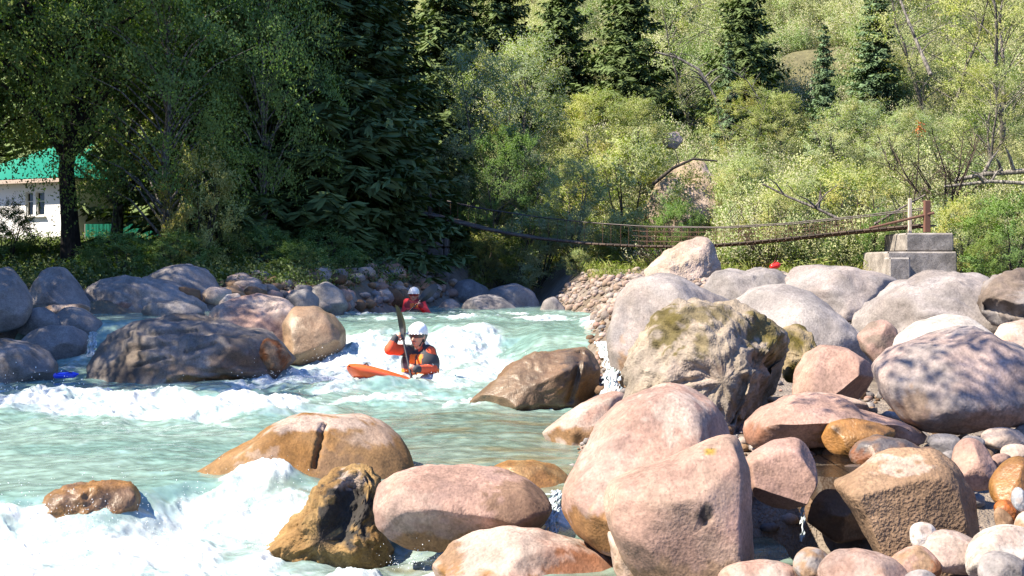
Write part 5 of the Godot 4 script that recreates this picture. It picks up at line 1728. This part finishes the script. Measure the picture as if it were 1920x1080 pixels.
# pose: hip, neck, head, fwd (where the face looks), arms [[shoulder, elbow, wrist, palm]], shaft direction
func make_person(label: String, pose: Dictionary, col: Dictionary) -> Node3D:
	var base: Vector3 = pose.hip
	var t := thing("person", label, "person", base)
	var rel := func(v: Vector3) -> Vector3: return v - base
	var neck: Vector3 = rel.call(pose.neck)
	var head: Vector3 = rel.call(pose.head)
	var fwd: Vector3 = pose.fwd.normalized()
	var side := fwd.cross(Vector3.UP).normalized()
	var chest := neck * 0.68
	var wide: Vector3 = pose.across.normalized()
	var arms: Array = []
	for a in pose.arms:
		arms.append([rel.call(a[0]), rel.call(a[1]), rel.call(a[2]), rel.call(a[3])])
	# body: one continuous skin
	var lo := Vector3(1e9, 1e9, 1e9)
	var hi := -lo
	for p in [Vector3.ZERO, neck, head] + arms[0] + arms[1]:
		lo = lo.min(p)
		hi = hi.max(p)
	var pad := Vector3(0.22, 0.2, 0.22)
	var body := Body.new(lo - pad, hi + pad, 0.014)
	var torso := func(b: Body, g: float) -> void:
		for s in [-1.0, 1.0]:
			b.bone(wide * (0.075 * s), chest + wide * (0.085 * s), 0.115 + g, 0.118 + g, 0.06)
			b.bone(chest + wide * (0.085 * s), neck + wide * (0.13 * s) - Vector3(0, 0.055, 0), 0.115 + g, 0.06 + g, 0.06)
	torso.call(body, 0.0)
	body.bone(neck - Vector3(0, 0.06, 0), head - Vector3(0, 0.06, 0), 0.058, 0.05, 0.03)
	for a in arms:
		body.bone(a[0], a[1], 0.052, 0.042, 0.03)
		body.bone(a[1], a[2], 0.041, 0.029, 0.02)
	body.bone(head + Vector3(0, 0.035, 0), head + fwd * 0.012 - Vector3(0, 0.035, 0), 0.093, 0.072, 0.03)
	var skin := body.mesh(func(_p: Vector3, _n: Vector3) -> Color: return SKIN)
	var hd := Body.new(head - Vector3(0.14, 0.17, 0.14), head + Vector3(0.14, 0.17, 0.14), 0.0065)
	hd.bone(head + Vector3(0, 0.04, 0) - fwd * 0.012, head + Vector3(0, 0.03, 0) + fwd * 0.008, 0.094, 0.092, 0.03)
	hd.bone(head + Vector3(0, 0.0, 0) + fwd * 0.02, head + fwd * 0.038 - Vector3(0, 0.088, 0), 0.074, 0.035, 0.04)
	hd.bone(head + fwd * 0.088 + Vector3(0, 0.006, 0), head + fwd * 0.112 - Vector3(0, 0.028, 0), 0.009, 0.015, 0.012)
	hd.bone(head + fwd * 0.085 - Vector3(0, 0.056, 0) - side * 0.016, head + fwd * 0.085 - Vector3(0, 0.056, 0) + side * 0.016, 0.009, 0.009, 0.008)
	for s in [-1.0, 1.0]:
		hd.bone(head + side * (s * 0.09) + Vector3(0, 0.015, 0), head + side * (s * 0.088) - Vector3(0, 0.022, 0), 0.016, 0.011, 0.01)
	var face := hd.mesh(func(p: Vector3, _n: Vector3) -> Color: return face_colour(head, fwd, side, p))
	var st := SurfaceTool.new()
	st.begin(Mesh.PRIMITIVE_TRIANGLES)
	st.append_from(skin, 0, Transform3D.IDENTITY)
	st.append_from(face, 0, Transform3D.IDENTITY)
	for a in arms:
		var h := Body.new(a[3] - Vector3.ONE * 0.13, a[3] + Vector3.ONE * 0.13, 0.005)
		var reach: Vector3 = (a[3] - a[2]).normalized()
		var g: Vector3 = pose.shaft.normalized()
		var ac := reach.cross(g).normalized()
		if ac.dot(pose.shaft_at - base - a[3]) < 0.0:
			ac = -ac
		hand_bones(h, a[2], a[3], g, ac)
		st.append_from(h.mesh(func(_p: Vector3, _n: Vector3) -> Color: return SKIN), 0, Transform3D.IDENTITY)
	part("body", st.commit(), M["skin"], t)
	# paddling jacket
	var jk := Body.new(lo - pad, hi + pad, 0.016)
	torso.call(jk, 0.014)
	for a in arms:
		jk.bone(a[0], a[1], 0.074, 0.062, 0.04)
		jk.bone(a[1], a[2], 0.062, 0.043, 0.03)
	jk.bone(neck - Vector3(0, 0.05, 0), neck + Vector3(0, 0.02, 0), 0.07, 0.062, 0.03)
	var off := base
	part("jacket", jk.mesh(func(p: Vector3, _n: Vector3) -> Color:
		var c: Color = col.jacket
		for a in arms:
			if p.distance_to(a[2]) < 0.075:
				c = col.dark
			elif p.distance_to(a[0]) < 0.125 + 0.03 * n_mid.get_noise_3dv(p * 9.0):
				c = col.yoke
		return c * (1.0 + 0.25 * n_mid.get_noise_3dv(p * 12.0 + off))), M["cloth"], t)
	# buoyancy vest
	var vs := Body.new(lo - pad, hi + pad, 0.016)
	for s in [-1.0, 1.0]:
		vs.bone(neck * 0.22 + wide * (0.075 * s), chest + wide * (0.085 * s), 0.152, 0.158, 0.05)
		vs.bone(chest + wide * (0.08 * s) + fwd * 0.0, neck + wide * (0.105 * s) - Vector3(0, 0.035, 0), 0.128, 0.066, 0.04)
	part("buoyancy_vest", vs.mesh(func(p: Vector3, _n: Vector3) -> Color:
		var y := p.dot(neck.normalized()) / neck.length()
		var u := p.dot(wide)
		var c: Color = col.vest
		if y > 0.86 or y < 0.30 or absf(u - 0.02) < 0.012:
			c = col.dark
		elif y > 0.56 and y < 0.66:
			c = col.dark * 2.5
		elif y > 0.66 and absf(u - 0.02) > 0.085:
			c = col.dark
		return c * (1.0 + 0.2 * n_mid.get_noise_3dv(p * 12.0))), M["cloth"], t)
	# helmet
	var he := Body.new(head - Vector3.ONE * 0.2, head + Vector3.ONE * 0.2, 0.009)
	he.bone(head + Vector3(0, 0.062, 0) - fwd * 0.02, head + Vector3(0, 0.058, 0) + fwd * 0.018, 0.112, 0.108, 0.03)
	he.bone(head + Vector3(0, 0.0, 0) - fwd * 0.05, head - fwd * 0.045 - Vector3(0, 0.03, 0), 0.088, 0.08, 0.05)
	for q in 7:   # brim
		var an := lerpf(-0.9, 0.9, q / 6.0)
		var o := fwd * cos(an) + side * sin(an)
		he.bone(head + o * 0.10 + Vector3(0, 0.048, 0), head + o * 0.138 + Vector3(0, 0.040, 0), 0.012, 0.009, 0.012)
	var hm := part("helmet", he.mesh(func(p: Vector3, _n: Vector3) -> Color:
		return col.helmet if p.y > head.y + 0.03 + 0.01 * p.dot(fwd) else col.dark), M["gloss"], t)
	hm.set_meta("label", "white helmet")
	# chin strap
	var strap := Buf.new()
	strap.tube(PackedVector3Array([head + side * 0.092 - Vector3(0, 0.01, 0), head + side * 0.05 - Vector3(0, 0.105, 0) + fwd * 0.03, head - side * 0.05 - Vector3(0, 0.105, 0) + fwd * 0.03, head - side * 0.092 - Vector3(0, 0.01, 0)]), PackedFloat32Array([0.007, 0.007, 0.007, 0.007]), 6, col.dark)
	part("chin_strap", strap.mesh(), M["cloth"], hm)
	return t

func make_paddle(label: String, top: Vector3, bottom: Vector3, face: Vector3) -> void:
	var mid := (top + bottom) / 2
	var t := thing("paddle", label, "paddle", mid)
	var dir := (top - bottom).normalized()
	var half := (top - bottom).length() / 2
	var sh := Buf.new()
	sh.tube(PackedVector3Array([-dir * (half - 0.42), dir * (half - 0.42)]), PackedFloat32Array([0.015, 0.015]), 10, Color(0.02, 0.02, 0.025))
	part("shaft", sh.mesh(), M["gloss"], t)
	for s in [1.0, -1.0]:
		var b := Buf.new()
		var f := (face - dir * face.dot(dir)).normalized()
		var w := dir.cross(f)
		var prev := []
		for k in 11:
			var u := k / 10.0
			var wd := 0.10 * pow(sin(PI * (0.06 + 0.86 * u)), 0.6) + 0.006
			var c: Vector3 = dir * (s * (half - 0.44 + 0.46 * u)) + f * (0.03 * sin(u * 2.6))
			var ring := [c + w * wd * 0.9, c + f * (0.014 * (1.0 - u) + 0.004), c - w * wd, c - f * 0.005]
			if prev:
				for q in 4:
					b.quad(prev[q], ring[q], ring[(q + 1) % 4], prev[(q + 1) % 4], Color(0.018, 0.02, 0.024))
			prev = ring
		b.quad(prev[0], prev[1], prev[2], prev[3], Color(0.018, 0.02, 0.024))
		part("blade", b.mesh(), M["gloss"], t)

func make_kayak(label: String, at: Vector3, yaw: float, pitch: float, roll: float, col: Color) -> void:
	var t := thing("kayak", label, "kayak", at)
	t.rotation = Vector3(0, yaw, 0)
	t.basis = t.basis * Basis(Vector3.FORWARD, roll) * Basis(Vector3.RIGHT, pitch)
	# hull along -z (bow) .. +z (stern)
	var b := Buf.new()
	var L := 1.28
	var rings := 33
	var sides := 22
	for k in rings:
		var u := -1.0 + 2.0 * k / (rings - 1)
		var w := 0.335 * pow(maxf(0.0, 1.0 - pow(absf(u), 2.6)), 0.62) + 0.004
		var deck := 0.20 * pow(maxf(0.0, 1.0 - pow(absf(u), 2.4)), 0.6) + 0.10 * u * u
		var keel := -0.15 * pow(maxf(0.0, 1.0 - u * u), 0.5) + 0.13 * u * u
		var mid := (deck + keel) / 2
		var hh := (deck - keel) / 2 + 0.003
		for j in sides:
			var a := TAU * j / sides
			var cx := signf(cos(a)) * pow(absf(cos(a)), 0.75) * w
			var sy := signf(sin(a)) * pow(absf(sin(a)), 0.8) * hh
			b.v.append(Vector3(cx, mid + sy, u * L))
			b.c.append(col * (1.0 + 0.10 * n_mid.get_noise_2d(u * 5.0, a * 2.0)))
	for k in rings - 1:
		for j in sides:
			var p := k * sides + j
			var q := k * sides + (j + 1) % sides
			b.i.append_array(PackedInt32Array([p, p + sides, q, q, p + sides, q + sides]))
	b.smooth()
	part("hull", b.mesh(), M["gloss"], t)
	# cockpit rim and spray skirt
	var p := PackedVector3Array()
	var r := PackedFloat32Array()
	for k in 25:
		var a := TAU * k / 24
		p.append(Vector3(cos(a) * 0.22, 0.205, 0.10 + sin(a) * 0.38))
		r.append(0.017)
	var rim := Buf.new()
	rim.tube(p, r, 8, Color(0.02, 0.02, 0.02), false)
	part("cockpit_rim", rim.mesh(), M["gloss"], t)
	var sk := Buf.new()
	for k in 24:
		var a0 := TAU * k / 24
		var a1 := TAU * (k + 1) / 24
		var o0 := Vector3(cos(a0) * 0.235, 0.215, 0.10 + sin(a0) * 0.395)
		var o1 := Vector3(cos(a1) * 0.235, 0.215, 0.10 + sin(a1) * 0.395)
		var i0 := Vector3(cos(a0) * 0.15, 0.30, 0.12 + sin(a0) * 0.15)
		var i1 := Vector3(cos(a1) * 0.15, 0.30, 0.12 + sin(a1) * 0.15)
		sk.quad(o0, i0, i1, o1, Color(0.025, 0.025, 0.03))
	part("spray_skirt", sk.mesh(), M["cloth"], t)
	for s in [-1.0, 1.0]:
		var h := Buf.new()
		h.tube(PackedVector3Array([Vector3(-0.05, 0.17, s * 1.02), Vector3(0, 0.21, s * 1.02), Vector3(0.05, 0.17, s * 1.02)]), PackedFloat32Array([0.012, 0.012, 0.012]), 6, Color(0.02, 0.02, 0.02))
		part("grab_handle", h.mesh(), M["cloth"], t)

func make_kayakers() -> void:
	var d := 15.9
	var dark := Color(0.035, 0.038, 0.045)
	var col := {"jacket": Color(0.62, 0.085, 0.03), "dark": dark, "yoke": dark, "vest": Color(0.80, 0.20, 0.02), "helmet": Color(0.82, 0.82, 0.83)}
	var hip := P(788, 742, d)
	var top := P(744, 580, d + 0.05)
	var low := P(772, 712, d - 0.45)
	var shaft := (low - top).normalized()
	var grip1 := top + shaft * 0.36
	var grip2 := top + shaft * 0.80
	var pose := {"hip": hip, "neck": P(788, 650, d), "head": P(783, 631, d - 0.03), "fwd": Vector3(-0.45, -0.08, 0.88), "across": Vector3(0.88, 0, 0.42),
		"arms": [[P(766, 657, d - 0.02), P(731, 655, d - 0.18), grip1 + Vector3(-0.075, -0.03, 0.03), grip1 + Vector3(-0.03, -0.005, 0.02)], [P(806, 659, d + 0.02), P(809, 693, d - 0.12), grip2 + Vector3(0.08, -0.02, 0.02), grip2 + Vector3(0.035, 0.0, 0.01)]],
		"shaft": shaft, "shaft_at": (top + low) / 2}
	make_person("paddler in orange and black jacket and white helmet mid-stroke in the rapid", pose, col)
	make_paddle("black paddle held upright by the paddler in orange kayak", top - shaft * 0.02, top + shaft * 1.9, Vector3(0.9, 0.1, 0.4))
	make_kayak("orange kayak nosing through white water below the drop", Vector3(hip.x - 0.02, LOW - 0.16, hip.z - 0.06), deg_to_rad(140), deg_to_rad(16), deg_to_rad(-8), Color(0.88, 0.13, 0.03))
	# second paddler above the drop
	var e := 26.9
	var col2 := {"jacket": Color(0.78, 0.04, 0.05), "dark": Color(0.25, 0.03, 0.035), "yoke": Color(0.78, 0.04, 0.05), "vest": Color(0.62, 0.16, 0.03), "helmet": Color(0.78, 0.76, 0.74)}
	var hip2 := P(777, 603, e)
	var t2 := P(818, 536, e - 0.2)
	var b2 := P(752, 598, e - 0.35)
	var s2 := (b2 - t2).normalized()
	var g1 := t2 + s2 * 0.5
	var g2 := t2 + s2 * 0.95
	var pose2 := {"hip": hip2, "neck": P(777, 563, e), "head": P(776, 554, e), "fwd": Vector3(-0.1, -0.05, 1.0), "across": Vector3(1, 0, 0.05),
		"arms": [[P(764, 566, e), P(757, 588, e - 0.1), g2 + Vector3(-0.06, 0.01, 0.06), g2 + Vector3(-0.02, 0.0, 0.03)], [P(790, 566, e), P(800, 585, e - 0.1), g1 + Vector3(0.04, -0.05, 0.06), g1 + Vector3(0.02, -0.02, 0.03)]],
		"shaft": s2, "shaft_at": (t2 + b2) / 2}
	make_person("distant paddler in red jacket and white helmet above the drop", pose2, col2)
	make_paddle("paddle slanting over the distant red-jacketed paddler's shoulder", t2, b2 + s2 * 0.4, Vector3(0.2, 0.2, 1.0))
	make_kayak("red kayak of the distant paddler, almost hidden by waves", Vector3(hip2.x, hip2.y + 0.0, hip2.z), deg_to_rad(175), 0.0, 0.0, Color(0.5, 0.04, 0.03))

# ---------------------------------------------------------------- small things
func log_thing(called: String, label: String, pts: Array, r0: float, r1: float, col: Color, branches := 3) -> void:
	var w: Array[Vector3] = []
	for k in range(0, pts.size(), 3):
		w.append(P(pts[k], pts[k + 1], pts[k + 2]))
	var at := w[0]
	var t := thing(called, label, "branch" if called == "dead_branch" else "log", at)
	var p := PackedVector3Array()
	var r := PackedFloat32Array()
	for k in w.size():
		p.append(w[k] - at)
		r.append(lerpf(r0, r1, float(k) / (w.size() - 1)))
	var b := Buf.new()
	b.tube(p, r, 8, col)
	part("stem", b.mesh(), M["bark"], t)
	for k in branches:
		var u := rng.randf_range(0.25, 0.95) * (p.size() - 1)
		var s := p[int(u)].lerp(p[mini(int(u) + 1, p.size() - 1)], u - int(u))
		var e := s + Vector3(rng.randf_range(-0.5, 0.5), rng.randf_range(0.1, 0.6), rng.randf_range(-0.3, 0.3))
		var c := Buf.new()
		c.tube(PackedVector3Array([s, s.lerp(e, 0.5) + Vector3(0, 0.06, 0), e]), PackedFloat32Array([r1 * 0.7, r1 * 0.5, r1 * 0.2]), 5, col * 0.9)
		part("side_branch", c.mesh(), M["bark"], t)

func make_small_things() -> void:
	var pale := Color(0.66, 0.60, 0.52)
	log_thing("fallen_log", "bleached fallen log on right slope, upper of two", [1790, 338, 33.0, 1850, 326, 32.6, 1960, 318, 32.0], 0.05, 0.075, pale)
	log_thing("fallen_log", "bleached fallen log on right slope, lower of two", [1770, 350, 32.5, 1860, 340, 32.2, 1960, 346, 31.8], 0.035, 0.05, pale)
	log_thing("dead_branch", "dark arched dead branch over the tan boulder", [1225, 345, 34.0, 1262, 315, 33.6, 1300, 298, 33.4, 1345, 302, 33.4], 0.05, 0.02, Color(0.12, 0.10, 0.09))
	log_thing("dead_branch", "pale twisted dead limb in crown of sparse birch at upper centre", [1230, 98, 41.0, 1270, 108, 40.8, 1310, 130, 40.6, 1345, 190, 40.4], 0.03, 0.05, Color(0.5, 0.46, 0.42), 5)
	log_thing("dead_branch", "long leaning bare trunk at top right", [1745, 140, 37.5, 1715, 70, 38.5, 1680, -20, 39.5], 0.06, 0.035, Color(0.46, 0.42, 0.37), 4)
	log_thing("dead_branch", "grey dead limb sprawling above right half of bridge", [1430, 345, 30.0, 1480, 370, 29.8, 1530, 390, 29.6, 1575, 412, 29.4], 0.02, 0.035, Color(0.48, 0.42, 0.38), 5)
	log_thing("dead_branch", "slanting bare limb rising from the abutment thicket", [1640, 420, 29.0, 1690, 390, 28.8, 1735, 365, 28.6], 0.03, 0.015, Color(0.40, 0.34, 0.31), 4)
	log_thing("dead_branch", "dark dead twig across right part of moss slope beside grey-white rock", [1420, 180, 37.0, 1400, 150, 37.0, 1352, 120, 37.0], 0.02, 0.012, Color(0.5, 0.46, 0.4), 3)
	# orange autumn spray on the right slope
	var at := P(1724, 236, 31.5)
	at.y -= 0.2
	var au := thing("autumn_sapling", "small sapling with orange autumn leaves on right slope", "sapling", at)
	var stem := Buf.new()
	stem.tube(PackedVector3Array([Vector3(0, -1.6, -0.4), Vector3(0.02, -0.7, -0.15), Vector3(0, 0.3, 0)]), PackedFloat32Array([0.02, 0.014, 0.005]), 5, Color(0.2, 0.15, 0.1))
	part("stem", stem.mesh(), M["bark"], au)
	var cr := Buf.new()
	for k in 80:
		var p := Vector3(rng.randfn() * 0.06, 0.13 + rng.randfn() * 0.09, rng.randfn() * 0.06)
		leaf(cr, p, p.normalized(), rng.randf_range(0.02, 0.035), Color(0.50, 0.17, 0.07) * rng.randf_range(0.8, 1.2), 0.0)
	part("leaves", cr.mesh(), M["scrub"], au)
	# red bag behind the grey rocks
	var rb := P(1453, 500, 19.0)
	var bag := thing("dry_bag", "small bright red bag lying behind the grey boulders", "bag", rb)
	var bb := Body.new(Vector3(-0.12, -0.1, -0.1), Vector3(0.12, 0.12, 0.1), 0.008)
	bb.bone(Vector3(-0.035, 0.0, 0), Vector3(0.03, 0.02, 0), 0.04, 0.045, 0.02)
	bb.bone(Vector3(0.03, 0.02, 0), Vector3(0.075, 0.03, 0), 0.02, 0.012, 0.02)
	part("sack", bb.mesh(func(_p: Vector3, _n: Vector3) -> Color: return Color(0.75, 0.03, 0.02)), M["gloss"], bag)
	var st := Buf.new()
	st.tube(PackedVector3Array([Vector3(-0.03, 0.045, 0.02), Vector3(0.0, 0.085, 0.02), Vector3(0.035, 0.062, 0.02)]), PackedFloat32Array([0.006, 0.006, 0.006]), 5, Color(0.4, 0.02, 0.02))
	part("strap", st.mesh(), M["cloth"], bag)
	# blue bag at the left waterline
	var lb := P(122, 703, 16.2)
	var blue := thing("dry_bag", "small vivid blue bag afloat by the left shore", "bag", lb)
	var bl := Body.new(Vector3(-0.25, -0.1, -0.12), Vector3(0.25, 0.12, 0.12), 0.01)
	bl.bone(Vector3(-0.11, -0.01, 0), Vector3(0.10, 0.0, 0), 0.035, 0.038, 0.02)
	bl.bone(Vector3(0.10, 0.0, 0), Vector3(0.16, 0.01, 0), 0.02, 0.012, 0.02)
	part("sack", bl.mesh(func(_p: Vector3, _n: Vector3) -> Color: return Color(0.01, 0.04, 0.62)), M["gloss"], blue)
	var bs := Buf.new()
	bs.tube(PackedVector3Array([Vector3(-0.1, 0.02, 0.03), Vector3(0.0, 0.055, 0.04), Vector3(0.1, 0.025, 0.03)]), PackedFloat32Array([0.006, 0.006, 0.006]), 5, Color(0.01, 0.02, 0.2))
	part("strap", bs.mesh(), M["cloth"], blue)
	# little falls between rocks
	fall("side_fall", "thin white fall trickling between brown mid-stream boulder and grey bedrock", [1128, 640, 13.0, 1150, 690, 12.3, 1145, 742, 11.8], 0.16)
	fall("side_fall", "narrow blue-white fall beside the smooth slate boulder on left", [176, 622, 18.0, 174, 640, 17.8, 172, 668, 17.5], 0.13)
	fall("side_fall", "glassy trickle in the dark gap under heart-shaped stone", [1512, 895, 7.0, 1508, 940, 6.85, 1506, 1015, 6.8], 0.03)
	fall("side_fall", "short spill between flat-topped pink rock and big pink boulder", [1046, 918, 8.1, 1036, 955, 7.8, 1032, 1000, 7.5], 0.08)
	# shallow pool behind the heart-shaped stone
	var pool := Buf.new()
	var c := P(1590, 875, 7.25)
	for k in 20:
		var a0 := TAU * k / 20
		var a1 := TAU * (k + 1) / 20
		var r0 := 1.0 + 0.12 * sin(a0 * 3.0)
		var r1 := 1.0 + 0.12 * sin(a1 * 3.0)
		pool.quad(Vector3.ZERO, Vector3(cos(a0) * 0.34 * r0, 0, sin(a0) * 0.42 * r0), Vector3(cos(a1) * 0.34 * r1, 0, sin(a1) * 0.42 * r1), Vector3.ZERO, Color(0.36, 0.27, 0.16, 0.75))
	var po := part("shore_pool_water", pool.mesh(), M["water"], self, c)
	struct(po)

# water threads running over a ledge
func fall(called: String, label: String, pts: Array, wide: float) -> void:
	var w: Array[Vector3] = []
	for k in range(0, pts.size(), 3):
		w.append(P(pts[k], pts[k + 1], pts[k + 2]))
	var t := thing(called, label, "waterfall", w[0])
	# torn sheets of water, each a ribbon with ragged width
	for k in 3 if wide > 0.05 else 1:
		var b := Buf.new()
		var across := 7
		var along := 22
		var off := Vector3((k - 1) * wide * 0.22, 0, k * 0.02)
		for q in along + 1:
			var u := float(q) / along * (w.size() - 1)
			var c := w[int(u)].lerp(w[mini(int(u) + 1, w.size() - 1)], u - int(u)) - w[0]
			var half := wide * (0.22 + 0.16 * q / along) * (1.0 + 0.5 * n_mid.get_noise_2d(q * 0.35 + k * 9.0, 3.0))
			for e in across + 1:
				var tt := float(e) / across * 2.0 - 1.0
				var rag := n_mid.get_noise_2d(e * 2.1 + k * 7.0, q * 0.55)
				b.v.append(c + off + Vector3(tt * half + rag * 0.012, rag * 0.02, 0.045 * (1.0 - tt * tt) * wide / 0.16 + rag * 0.025))
				b.c.append(Color(0.34, 0.43, 0.44).lerp(Color(0.62, 0.67, 0.68), sstep(-0.25, 0.2, n_mid.get_noise_2d(e * 1.7 + k * 5.0, q * 0.16))))
		for q in along:
			for e in across:
				if n_mid.get_noise_2d(e * 2.3 + k * 31.0, q * 0.3 + 5.0) < -0.16:
					continue
				var p := q * (across + 1) + e
				b.i.append_array(PackedInt32Array([p, p + 1, p + across + 1, p + 1, p + across + 2, p + across + 1]))
		b.smooth()
		part("water_sheet", b.mesh(), M["foam"], t)
